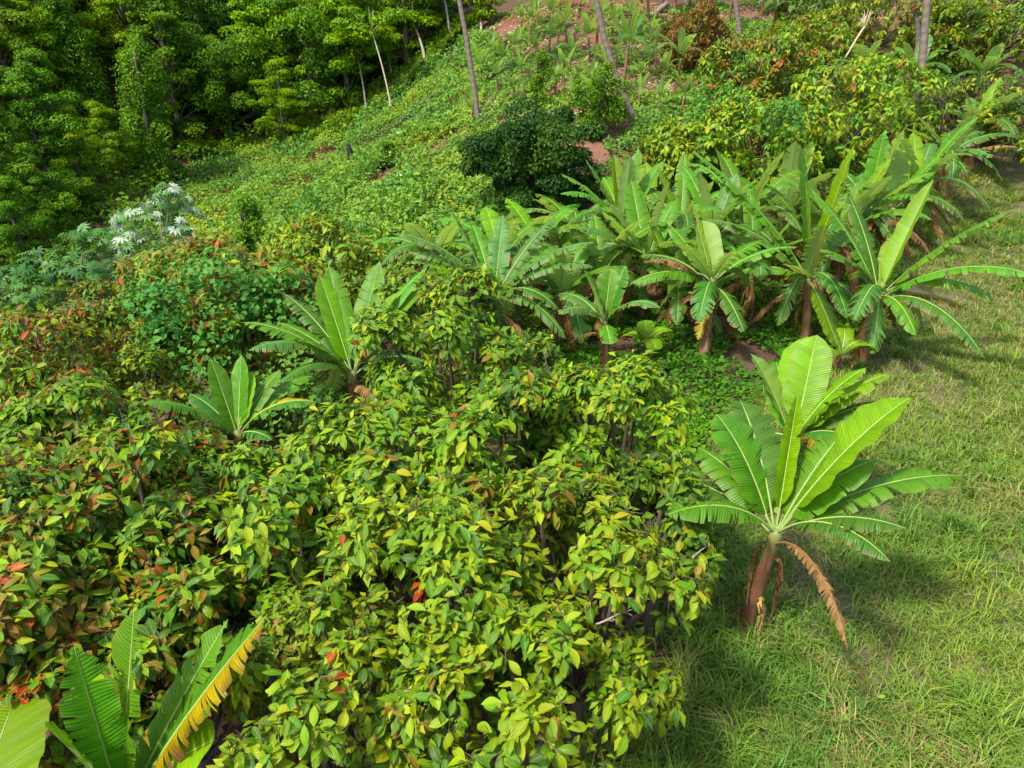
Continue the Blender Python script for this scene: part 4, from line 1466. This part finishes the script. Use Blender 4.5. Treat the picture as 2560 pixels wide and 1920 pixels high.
banana('foreground banana plant with one broad uncut leaf at the edge', drop(K2_crown), K2_crown, [
    lf(35, 1755, 1.5, 1, .03, .66, .03, 'y', fold=.25, hang=.05, roll=.1),
    lf(-240, 1800, 1.6, 1, .03, .6, .2, 'g', hang=.1),
    lf(-300, 2100, 1.5, -1, .1, .5, .3, 'o', hang=.4),
], 15, .12, .08, 3, M=60, cols=6)
K3_crown = P(640, 2120, 5.4)
banana('low banana plant showing a leaf tip under the lime cacao', drop(K3_crown), K3_crown, [
    lf(676, 1884, 1.0, 1, .03, .44, .05, 'g', hang=.1),
    lf(800, 1960, 1.1, -1, .08, .4, .1, 'g', hang=.2),
    lf(560, 1980, 1.0, 1, .06, .4, .1, 'g', hang=.2),
], 16, .08, .05, 2)

# more plants filling the row and the slope behind it
ROW = [(1345, 600, 21.5, 'banana plant with limp bleached leaves below the round dark fruit tree', 2.1, .8), (1440, 575, 23.5, 'banana plant half hidden behind limp bleached leaves', 2.2, .7),
       (1700, 585, 22, 'banana plant crowded behind the pale leaf undersides', 2.3, .5), (1860, 560, 22, 'banana plant in the thick of the row behind the tallest leaves', 2.5, .45),
       (1960, 545, 23.5, 'banana plant at the back of the row below the yellow cacao', 2.4, .4), (2100, 590, 20, 'banana plant crowded between the straw coloured stem and the path', 2.2, .5),
       (1250, 640, 20.5, 'banana plant with drooping grey green leaves behind the large ragged plant', 2.2, .8), (1500, 690, 19.5, 'banana plant crowded above the open fan of small leaves', 2.0, .6), (1780, 600, 20.5, 'banana plant with arching leaves above the dry skirted stem', 2.3, .5), (2030, 640, 21.5, 'banana plant in the thick of the row behind the straw coloured stem', 2.3, .5), (1150, 720, 18.4, 'banana plant with torn leaves at the left end of the row', 1.8, .8), (1620, 560, 24.0, 'banana plant at the back of the row before the low yellow green cacao', 2.2, .4), (2290, 470, 23.5, 'banana plant leaning into the clump beside the grass bank', 2.2, .6),
       (1400, 735, 18.6, 'dark leaved banana plant in the shade of the row', 1.8, .6), (1690, 735, 18.8, 'banana plant with a dry brown stem in the shade of the row', 1.9, .6), (1085, 640, 19.5, 'banana plant with bleached tattered leaves beside the vine slope', 2.0, .8), (1880, 690, 19.0, 'banana plant with its stem hidden behind hanging dry leaves', 1.9, .6),
       (2285, 185, 26.5, 'banana plant at the foot of the thick pale palm trunk', 1.7, .4), (2460, 190, 21.8, 'banana plant with a pale rolled leaf under the dark cacao', 1.6, .2),
       (2150, 175, 26.5, 'banana plant with a single leaf showing over the yellow cacao', 1.5, .3), (540, 690, 24, 'dark banana plant at the foot of the vine slope', 1.6, .2), (2440, 330, 22.5, 'banana plant with dark arching leaves beside the grass bank', 2.0, .6), (2235, 520, 22.5, 'banana plant with bare brown stem beside the grass path', 1.9, .6)]
for i, (px, py, t, lab, L, tear) in enumerate(ROW):
    r_ = np.random.default_rng(500 + i)
    if px > 2100 and py < 480: t = seat(px, py, 1.6)
    c = P(px, py, t)
    banana(lab, drop(c + r_.normal(0, .08, 3)), c, auto_leaves(r_, 11, L * (1.28 if tear < .7 else 1.15), max(tear, .5), .50, 3 if t < 24 else 1, 1.2 if tear < .7 else .7, 1.65 if tear < .7 else 1.2), 600 + i, .13, .08, 9, M=30, cols=4)

# suckers at the row's foot
for i, (px, py, lab, h, L) in enumerate([(1612, 905, 'bright young banana sucker beside the dry stems', .55, .85), (1545, 935, 'low banana sucker pushing up through the cacao edge', .4, .95), (1215, 850, 'young banana sucker with one folded leaf before the ragged plant', .5, 1.3), (2095, 930, 'young banana shoot with pale leaves behind the leaning red stem', .5, 1.0), (1435, 830, 'small banana sucker in the shade of the row', .4, .8)]):
    r_ = np.random.default_rng(700 + i)
    b = G(px, py) if i != 1 else drop(P(px, py, 12.8))
    if i == 2: b = drop(P(1215, 830, 15.6)); 
    c = b + [0, 0, h + (1.2 if i == 2 else 0)]
    L_ = auto_leaves(r_, 5, L, .1, .36, 0)
    for q in L_: q['st'] = 'y'; q['el'] = max(q['el'], .1)
    banana(lab, b, c, L_, 720 + i, .06, .04, 1, M=24, cols=4, group='young banana suckers')

# small bananas planted over the hillside: a few grown plants copied
SMALL = []
for i in range(6):
    r_ = np.random.default_rng(800 + i)
    base = np.zeros(3)
    root = empty('young_banana_plant', (0, 0, 0), 'young banana plant set out on the bare red hillside', 'banana plant', 'young banana plants on the hillside')
    h = r_.uniform(.55, .9)
    cr = np.array([r_.normal(0, .05), r_.normal(0, .05), h])
    pseudostem(root, base, cr, .065, .04, r_, .4, 8)
    for d in auto_leaves(r_, 7, r_.uniform(.95, 1.25), .3, .20, 0, 1.15, 1.1):
        tip = cr + d['L'] * .9 * np.array([math.cos(d['az']) * math.cos(d['el']), math.sin(d['az']) * math.cos(d['el']), math.sin(d['el'])])
        if d['st'] == 'o': d['st'] = 'c'
        banana_leaf_obj(root, base, leaf_curve(cr, tip, d['L'], d['arch'], 12), d, r_, 14, 3, False)
    SMALL.append(root)
GROWN = []
for i in range(4):
    r_ = np.random.default_rng(830 + i)
    base = np.zeros(3)
    root = empty('grown_banana_plant', (0, 0, 0), 'fully grown banana plant on the hillside', 'banana plant', 'grown banana plants behind the hillside plot')
    cr = np.array([r_.normal(0, .1), r_.normal(0, .1), r_.uniform(1.3, 1.7)])
    pseudostem(root, base, cr, .10, .06, r_, .5, 8)
    for d in auto_leaves(r_, 10, r_.uniform(1.6, 1.9), .6, .30, 1, 1.1, 1.3):
        tip = cr + d['L'] * .9 * np.array([math.cos(d['az']) * math.cos(d['el']), math.sin(d['az']) * math.cos(d['el']), math.sin(d['el'])])
        banana_leaf_obj(root, base, leaf_curve(cr, tip, d['L'], d['arch'], 12), d, r_, 20, 3, False)
    GROWN.append(root)
HILL = [(1201, 222, 1.5), (1177, 312, 1.1), (1245, 239, 1.0), (1283, 258, 1.0), (1305, 90, 1.1), (1344, 71, 1.5), (1378, 87, 1.5), (1416, 100, 1.4), (1324, 112, 1.4), (1394, 118, 1.2), (1372, 146, 1.2), (1337, 156, 1.0), (1286, 166, 1.3),
        (1305, 209, 1.1), (1253, 195, 1.0), (1427, 179, 1.2), (1386, 248, 1.0), (1409, 225, 1.3), (1446, 222, .9), (1477, 235, 1.0), (1511, 218, 1.1), (1473, 156, 2.0), (1488, 136, 2.0), (1486, 172, .8), (1557, 218, 2.3), (1568, 96, 1.8), (1532, 110, 1.2),
        (1475, 315, 1.4), (1462, 318, .7), (1597, 270, 1.0), (1513, 328, .8), (1622, 120, 1.2), (1640, 165, 1.1), (1622, 190, 1.0), (1692, 236, 1.7), (1705, 285, 1.2), (1521, 52, 2.0), (1486, 44, 2.2), (1622, 74, 2.4), (1584, 52, 2.0), (1448, 44, 1.8), (1397, 30, 1.5), (1654, 30, 2.4), (1684, 34, 2.2),
        (1820, 60, 2.4), (1930, 90, 2.4), (1975, 110, 2.0), (1905, 40, 2.2), (1780, 30, 2.2), (1350, 190, .8), (1440, 130, .9), (1540, 170, .9), (1580, 160, .9), (1660, 210, 1.0), (1540, 250, .8), (1430, 270, .9), (1330, 230, .8), (1230, 160, 1.0), (1600, 230, .9), (1720, 25, 2.0), (2140, 40, 2.0), (1650, 280, .9)]
used = set()
for i, (px, py, s) in enumerate(HILL):
    b = G(px, py)
    KIND, k = (GROWN, 100 + i % 4) if s > 1.75 else (SMALL, i % 6)
    o = KIND[k % 100] if k not in used else copy_tree(KIND[k % 100])
    used.add(k)
    grown = s > 1.75
    if grown: s = s / 2.1
    o.location = b
    s = s * 1.05
    o.scale = (s, s, s)
    o.rotation_euler = (0, 0, rng.uniform(0, 6.28))
    LM = [(1588, 300, 'near the curving coconut trunk foot'), (1260, 150, 'near the propped charred log'), (1343, 268, 'near the vine wrapped post'), (1740, 180, 'near the brown leaved cacao'), (1370, 40, 'below the bare red terrace'), (1190, 290, 'near the leaning dark palm trunk'), (1660, 50, 'near the bleached crooked log'), (1480, 150, 'in the middle of the plot'), (1900, 70, 'before the dark green far cacao')]
    near = min(LM, key=lambda q: (q[0] - px) ** 2 + ((q[1] - py) * 2) ** 2)[2]
    o['label'] = 'fully grown banana plant on the hillside ' + near if grown else ('small young' if s < 1.06 else 'knee high young' if s < 1.3 else 'waist high young') + ' banana plant on the hillside ' + near

# ------------------------------------------------------------------ ground cover: vines, weeds, grass, litter
def scatter_poly(poly, n, r, power=1.0):
    """random ground points in a polygon, thinned with distance from the camera's side of the slope"""
    poly = np.array(poly)
    lo, hi = poly.min(0), poly.max(0)
    out = []
    tot = 0
    while tot < n:
        p = lo + r.random((n * 2, 2)) * (hi - lo)
        p = p[in_poly(p[:, 0], p[:, 1], [tuple(q) for q in poly])]
        d = np.hypot(p[:, 0], p[:, 1]) + 3
        p = p[r.random(len(p)) < (np.min(d) / d) ** power]
        out.append(p); tot += len(p)
    return np.concatenate(out)[:n]


def ground_normal(x, y):
    e = .3
    dx = (hgt(x + e, y) - hgt(x - e, y)) / (2 * e)
    dy = (hgt(x, y + e) - hgt(x, y - e)) / (2 * e)
    return nrm(np.stack([-dx, -dy, np.ones(len(x))], 1))


def leaf_cover(name, label, pts, r, size, cols, mound=.35, mscale=1.6, T=None, keep=None, cat='ground cover', seed=0, tilt=.55):
    x, y = pts[:, 0], pts[:, 1]
    if keep is not None:
        m = keep(x, y); x, y = x[m], y[m]
    n = len(x)
    nn = fnoise(x, y, mscale, 31 + seed)
    z = hgt(x, y) + mound * nn ** 1.5 * 1.4 * r.uniform(.6, 1.05, n) + .03
    gn = ground_normal(x, y)
    nv = nrm(gn + r.normal(size=(n, 3)) * tilt)
    yv = nrm(np.cross(nv, r.normal(size=(n, 3))))
    B = basis(yv, nv)
    patch = fnoise(x, y, 5.0, 40 + seed) * .6 + fnoise(x, y, 1.3, 44 + seed) * .4
    ci = np.clip((patch * 2.0 - .5 + r.normal(0, .16, n)) * len(cols), 0, len(cols) - 1).astype(int)
    cc = cols[ci] * r.uniform(.8, 1.2, (n, 1))
    v, f, u = T or (Q_V, Q_F, Q_U)
    bag = Bag()
    bag.add(*stamp(v, f, u, np.stack([x, y, z], 1), B, size * r.uniform(.6, 1.35, n), cc))
    o = add(name, bag.mesh(name, M_LEAF), None)
    return tag(o, label, cat, kind='stuff')


def red_mask(x, y):
    k = np.ones(len(x), bool)
    for (px, py, rx, ry) in [q[:4] for q in RED_PATCH]:
        c = G(px, py)
        d = ((x - c[0]) / rx) ** 2 + ((y - c[1]) / ry) ** 2
        k &= (d + (fnoise(x, y, 1.2, 5) - .5) * 2.6 + rng.normal(0, .12, len(x)) > 1.0) | (rng.random(len(x)) < .2)
    return k


r_s = np.random.default_rng(909)
VINE_C = np.array([(.105, .205, .050), (.130, .240, .052), (.165, .275, .055), (.205, .300, .055), (.255, .330, .055)])
leaf_cover('vine_cover', 'low carpet of green vine leaves over the open slope', scatter_poly(SLOPE_POLY, 145000, r_s, 1.2), r_s, .145, VINE_C, .85, 1.5, keep=red_mask, T=(Q_V * np.array([1.35, 1, 1]), Q_F, Q_U))
leaf_cover('slope_weed', 'taller leafy weeds standing out of the vine carpet on the slope', scatter_poly(SLOPE_POLY, 26000, r_s, 1.2), r_s, .22, VINE_C[:4] * .85, 1.25, 1.9, keep=lambda x, y: (fnoise(x, y, 1.9, 34) > .60) & red_mask(x, y), seed=3, cat='weeds', tilt=.8)
UND_POLY = [np.array(p) for p in [(-60., 22.), (-16., 17.), (-8., 24.), (-15., 33.), (-17., 52.), (-4., 62.), (4., 70.), (2., 100.), (-60., 100.)]]
leaf_cover('forest_undergrowth', 'dark leafy undergrowth beneath the forest trees', scatter_poly(UND_POLY, 90000, r_s, 1.2), r_s, .30, FOREST_COL['mid'], 2.4, 2.6, keep=lambda x, y: ~in_poly(x, y, SLOPE_POLY), seed=3, cat='undergrowth', tilt=.8)
EDGE = [G(*p)[:2] for p in [(1150, 62), (1010, 180), (870, 300), (720, 350), (610, 368), (480, 390), (470, 425), (620, 398), (740, 385), (880, 345), (1030, 225), (1170, 90)]]
leaf_cover('forest_edge_shrub', 'bright leafy shrub growth along the forest edge', scatter_poly(EDGE, 24000, r_s, .5), r_s, .26, FOREST_COL['vine'], 1.3, 2.0, seed=5, cat='shrub', tilt=.8)


def hill_keep(x, y):
    return fnoise(x, y, 2.2, 55) > .46


leaf_cover('hillside_weed', 'patchy green weeds between the young bananas on the hillside', scatter_poly(HILL_POLY, 80000, r_s, .9), r_s, .19, VINE_C[:4], .35, 1.2, keep=lambda x, y: hill_keep(x, y) & red_mask(x, y), seed=8, cat='weeds')
leaf_cover('mulch', 'pale dry leaf mulch on the red hillside soil', scatter_poly(HILL_POLY, 26000, r_s, .9), r_s, .19, np.array([(.34, .25, .16), (.42, .34, .24), (.24, .15, .09), (.30, .2, .12)]), .06, 1.2, keep=lambda x, y: (fnoise(x, y, 1.9, 66) > .5), seed=9, cat='mulch', tilt=.35)
MIDP = [G(*p)[:2] for p in [(1300, 620), (1500, 420), (1750, 330), (2300, 240), (2420, 400), (2330, 520), (2230, 640), (2200, 780), (2100, 880), (1950, 960), (1800, 1080), (1700, 1250), (1450, 1000), (1300, 800)]]
leaf_cover('row_weed', 'low green weeds in the shade beneath the banana row', scatter_poly(MIDP, 48000, r_s, 1.0), r_s, .12, np.array([(.060, .140, .020), (.085, .180, .022), (.120, .220, .024)]), .30, 1.0, T=WIDE_Q, seed=12, cat='weeds', keep=lambda x, y: fnoise(x, y, 1.4, 71) > .33)
leaf_cover('leaf_litter', 'brown fallen leaves on the shaded soil under the plants', scatter_poly([np.array(p) for p in [(-9., 2.5), (3., 2.5), (3.2, 8.), (5., 16.), (9., 20.), (0., 22.), (-10., 20.)]], 9000, r_s, .8), r_s, .17, np.array([(.12, .065, .035), (.17, .10, .05), (.085, .05, .03), (.2, .13, .07)]), .05, 1.0, T=WIDE_Q, seed=15, cat='leaf litter', tilt=.35)

leaf_cover('grove_weed', 'low green weeds on the shaded floor of the cacao grove', scatter_poly([np.array(p) for p in [(-12., 9.), (-1., 9.), (2., 14.), (0., 22.), (-12., 23.)]], 14000, r_s, .6), r_s, .14, np.array([(.060, .140, .020), (.085, .180, .022), (.120, .220, .024)]), .5, 1.0, T=WIDE_Q, seed=27, cat='weeds')

# heart shaped vine leaves climbing over the cacao
for (px, py, t, R, H, n, lab) in [(500, 800, 16.6, 1.7, 1.25, 2600, 'pale heart shaped vine leaves draped over the left cacao trees'), (690, 770, 17.6, 1.2, 1.0, 1100, 'climbing vine leaves spilling between cacao and banana plants'), (1960, 300, 22.8, .7, .8, 420, 'bluish green vine leaves climbing the yellow cacao tree'), (1790, 290, 26.5, 1.2, 1.2, 900, 'green vine leaves climbing the bronze cacao tree'), (1640, 330, 27.5, 1.3, 1.0, 1000, 'rounded mound of vine leaves beside the round dark fruit tree'), (740, 985, 15.6, 1.1, .6, 700, 'low mound of vine leaves between the small and the glossy banana plants'), (830, 610, 25, 1.3, .8, 900, 'pale vine mound beside the yellow green cacao tree')]:
    r_ = np.random.default_rng(px)
    c = P(px, py, t)
    L, rad = lobes_on(r_, 12, R, H)
    bag = Bag()
    bag.add(*crown_leaves(r_, c + L, rad, np.full(12, .8), n // 12, .15, np.array([(.085, .195, .045), (.105, .22, .045), (.07, .165, .04), (.13, .24, .05)]), T=HEART_T, shell=.8))
    b = drop(c)
    o = add('climbing_vine', bag.mesh('climbing_vine', M_LEAF))
    tag(o, lab, 'vine', kind='stuff')

# grass: blades in tufts of their own tint, tussocks, straw lying flat, bare gaps of earth
def blades(x, y, H, W, az, lean, col, r):
    n = len(x)
    gn = ground_normal(x, y)
    b0 = np.stack([x, y, hgt(x, y) - .01], 1)
    hd = np.stack([np.cos(az), np.sin(az), np.zeros(n)], 1)
    sd = np.stack([-np.sin(az), np.cos(az), np.zeros(n)], 1) * W[:, None]
    p1 = b0 + gn * (H * (.62 - .12 * lean))[:, None] + hd * (H * lean * .30)[:, None]
    p2 = b0 + gn * np.maximum(H * (.97 - .5 * lean), .02)[:, None] + hd * (H * lean * .95)[:, None]
    V = np.stack([b0 - sd, b0 + sd, p1 + sd * .9, p1 - sd * .9, p2 + sd * .2, p2 - sd * .2], 1).reshape(-1, 3)
    F = (np.array([[0, 1, 2, 3], [3, 2, 4, 5]])[None] + (np.arange(n) * 6)[:, None, None]).reshape(-1, 4)
    return V, F, np.repeat(col, 6, axis=0)


def tufts(n, nb, spread, h, w, lean, keep, tint, power=1.45, jit=.2):
    p = scatter_poly(GRASS_POLY, n, r_s, power)
    p = p[keep(p[:, 0], p[:, 1])]
    m = len(p)
    hh = np.repeat(r_s.uniform(h[0], h[1], m), nb)
    tc = np.repeat(tint(p[:, 0], p[:, 1]), nb, axis=0)
    a0 = np.repeat(r_s.uniform(0, 6.28, m), nb)
    x = np.repeat(p[:, 0], nb) + r_s.normal(0, spread, m * nb)
    y = np.repeat(p[:, 1], nb) + r_s.normal(0, spread, m * nb)
    k = m * nb
    d = np.hypot(x, y)
    return blades(x, y, hh * r_s.uniform(.5, 1.2, k), w * r_s.uniform(.7, 1.3, k) * (1 + d * .05), a0 + r_s.normal(0, 1.5, k), r_s.uniform(lean[0], lean[1], k), tc * r_s.uniform(1 - jit, 1 + jit, (k, 1)), r_s)


G_A, G_B, G_C, G_ST = np.array([.092, .182, .026]), np.array([.155, .245, .030]), np.array([.245, .298, .040]), np.array([.33, .30, .10])


def tint(x, y):
    lush = fnoise(x, y, 3.2, 91) + r_s.normal(0, .14, len(x))
    k = np.clip((lush - .3) * 2.4, 0, 1)[:, None]
    c = G_C * (1 - k) + G_A * k
    c = np.where((r_s.random(len(x)) < .35)[:, None], G_B, c)
    dryn = fnoise(x, y, 1.7, 95)
    st = (r_s.random(len(x)) < np.clip((dryn - .48) * 2.4, .06, .42))[:, None]
    return np.where(st, G_ST * r_s.uniform(.55, 1.0, (len(x), 1)), c)


def g_keep(x, y):
    return fnoise(x, y, 1.5, 81) + r_s.normal(0, .06, len(x)) > .365


bg = Bag()
bg.add(*tufts(27000, 5, .05, (.10, .30), .0042, (.3, 1.3), g_keep, tint))
bg.add(*tufts(2600, 16, .06, (.30, .55), .0050, (.35, 1.5), lambda x, y: fnoise(x, y, 2.4, 83) > .48, tint, 1.3))
bg.add(*tufts(3500, 4, .09, (.12, .32), .0036, (1.3, 1.75), lambda x, y: fnoise(x, y, 1.7, 95) > .42, lambda x, y: np.tile(G_ST, (len(x), 1)) * r_s.uniform(.5, 1.1, (len(x), 1))))
grass = add('grass', bg.mesh('grass', M_GRASS))
tag(grass, 'rough meadow grass, green with straw patches, beside the plantation', 'grass', kind='stuff')
wp = scatter_poly(GRASS_POLY, 9000, r_s, 1.3)
leaf_cover('meadow_weed', 'small broad leaved weeds among the meadow grass', wp, r_s, .075, np.array([(.085, .19, .035), (.11, .22, .035), (.15, .25, .04)]), .22, 1.2, T=OVAL_T, keep=lambda x, y: fnoise(x, y, 1.3, 99) > .58, seed=20, cat='weeds', tilt=.5)

# white dried and upturned leaves, flower spikes on the slope
wl = [G(*p) for p in [(1040, 305), (1055, 318), (1070, 300), (1090, 310), (1105, 295), (1060, 335), (1035, 325), (1115, 305), (1020, 330), (1005, 345), (960, 375), (950, 400), (930, 395), (985, 390), (995, 400), (965, 395), (1030, 375), (890, 425), (905, 440), (930, 420), (800, 500), (812, 505), (824, 498), (790, 522), (795, 515), (838, 497), (1010, 455), (975, 470), (935, 520), (970, 515), (1000, 350), (1048, 340)]]
wme = np_mesh('pale_leaf', HEART_T[0], HEART_T[1], M_LEAF, np.tile([.50, .55, .40], (len(HEART_T[0]), 1)), HEART_T[2])
for p in wl:
    o = add('pale_leaf', wme, None, p + np.array([0, 0, .30]))
    o.rotation_euler = (rng.uniform(-.4, .9), rng.uniform(-.6, .6), rng.uniform(0, 6.28))
    k = rng.uniform(.22, .42)
    o.scale = (k, k, k)
    tag(o, 'pale upturned leaf lying on the green vine slope', 'leaf', 'pale leaves on the slope')

# ------------------------------------------------------------------ logs, stumps, barrel, pod, dry branches
def log_obj(name, label, p0, p1, r0, r1, col, cat, sides=9, bend=.06, n=9, group=None):
    p0, p1 = np.asarray(p0, float), np.asarray(p1, float)
    root_l = p0
    m = (p0 + p1) / 2 + rng.normal(size=3) * bend * np.linalg.norm(p1 - p0)
    m[2] = max(m[2], (p0[2] + p1[2]) / 2)
    c = bez(p0, p0 + (m - p0) * .7, m + (p1 - m) * .3, p1, n) - root_l
    v, f = tube(c, np.linspace(r0, r1, n), sides, lump=.35, seed=int(rng.integers(999)))
    o = add(name, np_mesh(name, v, f, M_CHAR, np.tile(col, (len(v), 1))), None, root_l)
    return tag(o, label, cat, group)


up = np.array([0, 0, 1.0])
a_, b_ = G(990, 335), G(1140, 222)
log_obj('fallen_log', 'long dark fallen trunk lying down the vine slope', a_ + up * .35, b_ + up * .35, .13, .10, (.045, .038, .032), 'log', bend=.02, n=14)
log_obj('fallen_log', 'short charred log propped on the young banana plot', G(1250, 160) + up * .05, G(1268, 130) + up * .9, .13, .10, (.02, .018, .017), 'log')
log_obj('fallen_log', 'small charred log lying below the forest edge', G(855, 388) + up * .15, G(900, 378) + up * .2, .10, .08, (.03, .026, .022), 'log')
log_obj('bleached_log', 'bleached crooked log at the top of the hillside plot', G(1645, 78) + up * .1, G(1668, 32) + up * .5, .13, .18, (.20, .165, .13), 'log', bend=.18)


def burnt_stump(label, px, py, h, r0):
    b = G(px, py)
    bag = Bag()
    pts = [[0, 0, -.2], [.02, 0, h * .3], [-.03, .02, h * .6], [-.10, 0, h]]
    v, f = tube(pts, [r0 * 1.25, r0, r0 * .8, r0 * .35], 9, lump=.5, seed=px)
    bag.add(v, f, (.016, .014, .013))
    v, f = tube([[0, 0, h * .3], [.15, 0, h * .55], [.17, .02, h * .75]], [r0 * .5, r0 * .4, r0 * .12], 6, lump=.4, seed=px + 1)
    bag.add(v, f, (.02, .017, .015))
    o = add('charred_stump', bag.mesh('charred_stump', M_CHAR, smooth=False), None, b)
    tag(o, label, 'stump')


burnt_stump('tall charred black stump on the vine slope', 880, 425, 1.35, .24)
burnt_stump('smaller charred stump near the fallen trunk', 1018, 362, .95, .20)
burnt_stump('tiny charred stump low on the open vine slope', 692, 505, .5, .12)

# blue barrel and the dark sheet behind it
b = G(2062, 82)
root = empty('water_barrel', b, 'blue plastic barrel on the far slope beside the palm trunk', 'barrel')
prof = [(0, .27), (.04, .29), (.28, .29), (.30, .305), (.34, .305), (.36, .29), (.58, .29), (.60, .305), (.64, .305), (.66, .29), (.86, .28), (.90, .25)]
m_b, nt, nd, ln = new_mat('blue_plastic')
o_ = nd.new('ShaderNodeOutputMaterial'); bs = nd.new('ShaderNodeBsdfPrincipled')
nz = nd.new('ShaderNodeTexNoise'); nz.inputs['Scale'].default_value = 6
ln.new(mixc(nt, nz.outputs[0], (.03, .13, .26), (.06, .22, .36)), bs.inputs['Base Color']); bs.inputs['Roughness'].default_value = .45
ln.new(bs.outputs[0], o_.inputs[0])
v, f = tube([(0, 0, p[0]) for p in prof], [p[1] for p in prof], 20)
add('drum', np_mesh('barrel_drum', v, f, m_b), root)
v, f = tube([(0, 0, .895), (0, 0, .93)], [.27, .265], 20)
add('lid', np_mesh('barrel_lid', v, f, m_b), root)
b2 = G(2045, 78)
sh = []
for i in range(7):
    for j in range(5):
        sh.append((i * .22 - .66 + .03 * math.sin(j), j * .2 - .4, .95 - .10 * (i - 3) ** 2 * .3 + .07 * math.sin(i * 1.3 + j * 2.1)))
fq = [(i * 5 + j, (i + 1) * 5 + j, (i + 1) * 5 + j + 1, i * 5 + j + 1) for i in range(6) for j in range(4)]
me = np_mesh('tarpaulin', sh, fq, M_CHAR, np.tile([.03, .035, .045], (35, 1)))
tp = empty('tarpaulin_cover', b2, 'dark tarpaulin sheet propped behind the blue barrel', 'tarpaulin')
sheet = add('sheet', me, tp)
sm = sheet.modifiers.new('thickness', 'SOLIDIFY'); sm.thickness = .02
for sx in (-.6, .55):
    v, f = tube([(sx, 0, -.2), (sx, 0, .72 if sx < 0 else .74)], [.03, .025], 6)
    add('post', np_mesh('tarpaulin_post', v, f, M_BARK, np.tile([.12, .09, .06], (len(v), 1))), tp)

# dry pod hanging in the low cacao
pp = P(1360, 1822, 5.55)
root = empty('cacao_pod', pp, 'dry ribbed brown cacao pod hanging in the low cacao tree', 'pod')
zz = np.linspace(-.09, .09, 14)
ring = []
th = np.linspace(0, 2 * PI, 20, endpoint=False)
V = np.concatenate([np.stack([np.cos(th) * (.034 * math.sqrt(max(.02, 1 - (z / .092) ** 2))) * (1 + .10 * np.cos(th * 5)), np.sin(th) * (.034 * math.sqrt(max(.02, 1 - (z / .092) ** 2))) * (1 + .10 * np.cos(th * 5)), np.full(20, z)], 1) for z in zz])
F = np.array([(i * 20 + k, i * 20 + (k + 1) % 20, (i + 1) * 20 + (k + 1) % 20, (i + 1) * 20 + k) for i in range(13) for k in range(20)])
add('husk', np_mesh('pod_husk', V, F, M_BARK, np.tile([.24, .10, .05], (len(V), 1))), root)
v, f = tube([(0, 0, .085), (.01, 0, .14), (.03, .01, .22)], [.007, .006, .006], 6)
add('stalk', np_mesh('pod_stalk', v, f, M_BARK, np.tile([.12, .08, .05], (len(v), 1))), root)

# bare dry branches
def dry_branch(name, label, p0, p1, col, seed, r0=.012, twigs=6, group=None):
    r = np.random.default_rng(seed)
    p0, p1 = np.asarray(p0), np.asarray(p1)
    bag = Bag()
    L = np.linalg.norm(p1 - p0)
    c = even(bez(np.zeros(3), (p1 - p0) * .35 + r.normal(size=3) * .08 * L, (p1 - p0) * .7 + r.normal(size=3) * .06 * L, p1 - p0, 20), 10)
    v, f = tube(c, np.linspace(r0, r0 * .3, 10), 6, lump=.25, seed=seed)
    bag.add(v, f, col)
    for i in range(twigs):
        a = c[r.integers(3, 10)]
        e = a + nrm(nrm(p1 - p0) + r.normal(size=3) * .7) * L * r.uniform(.15, .4)
        v, f = tube([a, (a + e) / 2 + r.normal(size=3) * .02 * L, e], [r0 * .5, r0 * .35, r0 * .15], 5)
        bag.add(v, f, col)
    return tag(add(name, bag.mesh(name, M_BARK), None, p0), label, 'branch', group)


GREY = (.30, .26, .22); DK = (.09, .07, .055)
dry_branch('dry_branch', 'bare pale twig sticking out of the cacao over the grass', P(1690, 1440, 8.3), P(1775, 1362, 8.2), GREY, 1, .012, 5)
dry_branch('dry_branch', 'dark bare branch arching low under the lime cacao', P(790, 1880, 5.4), P(900, 1730, 5.9), DK, 2, .014, 7)
dry_branch('dry_branch', 'upright dark dead twigs above the left cacao tree', P(395, 1090, 12.4), P(370, 960, 12.4), DK, 3, .014, 9)
dry_branch('dry_branch', 'leaning dark dead twigs below the small banana plant', P(415, 1110, 11.6), P(385, 1010, 11.8), DK, 4, .014, 8)
dry_branch('dry_branch', 'bare grey twigs beside the limegreen cacao crown', P(1490, 1560, 6.3), P(1560, 1530, 6.2), GREY, 5, .010, 9)
dry_branch('dry_branch', 'dark bare branch crossing the yellow cacao crown', P(2052, 235, 22.2), P(2110, 150, 22.6), DK, 6, .025, 6)
dry_branch('dry_branch', 'grey bare twigs in front of the upper lime cacao', P(1380, 960, 9.6), P(1360, 870, 9.7), DK, 7, .010, 8)
dry_branch('dry_branch', 'tan dead twig cluster at the right side of the lime cacao', P(1600, 1370, 7.3), P(1640, 1290, 7.4), DK, 8, .010, 8)
# dry palm frond caught on the cacao
p0, p1 = P(2112, 146, 29.5), P(2165, 62, 29.8)
bag = Bag()
c = even(bez(np.zeros(3), (p1 - p0) * .3, (p1 - p0) * .6 + [0, 0, .1], p1 - p0, 20), 12)
v, f = tube(c, np.linspace(.03, .05, 12), 6, lump=.3)
bag.add(v, f, (.42, .32, .20))
for i in range(14):
    e = c[-1] + np.array([rng.normal(0, .25), rng.normal(0, .2), rng.uniform(.1, .8)])
    w = np.array([.03, 0, .01])
    bag.add([c[-2] - w, c[-2] + w, e + w * .3, e - w * .3], [(0, 1, 2, 3)], (.48, .36, .22))
tag(add('dry_palm_sheath', bag.mesh('dry_palm_sheath', M_BARK), None, p0), 'dry tan palm stalk with frayed end caught on the orange tinted cacao', 'palm frond')
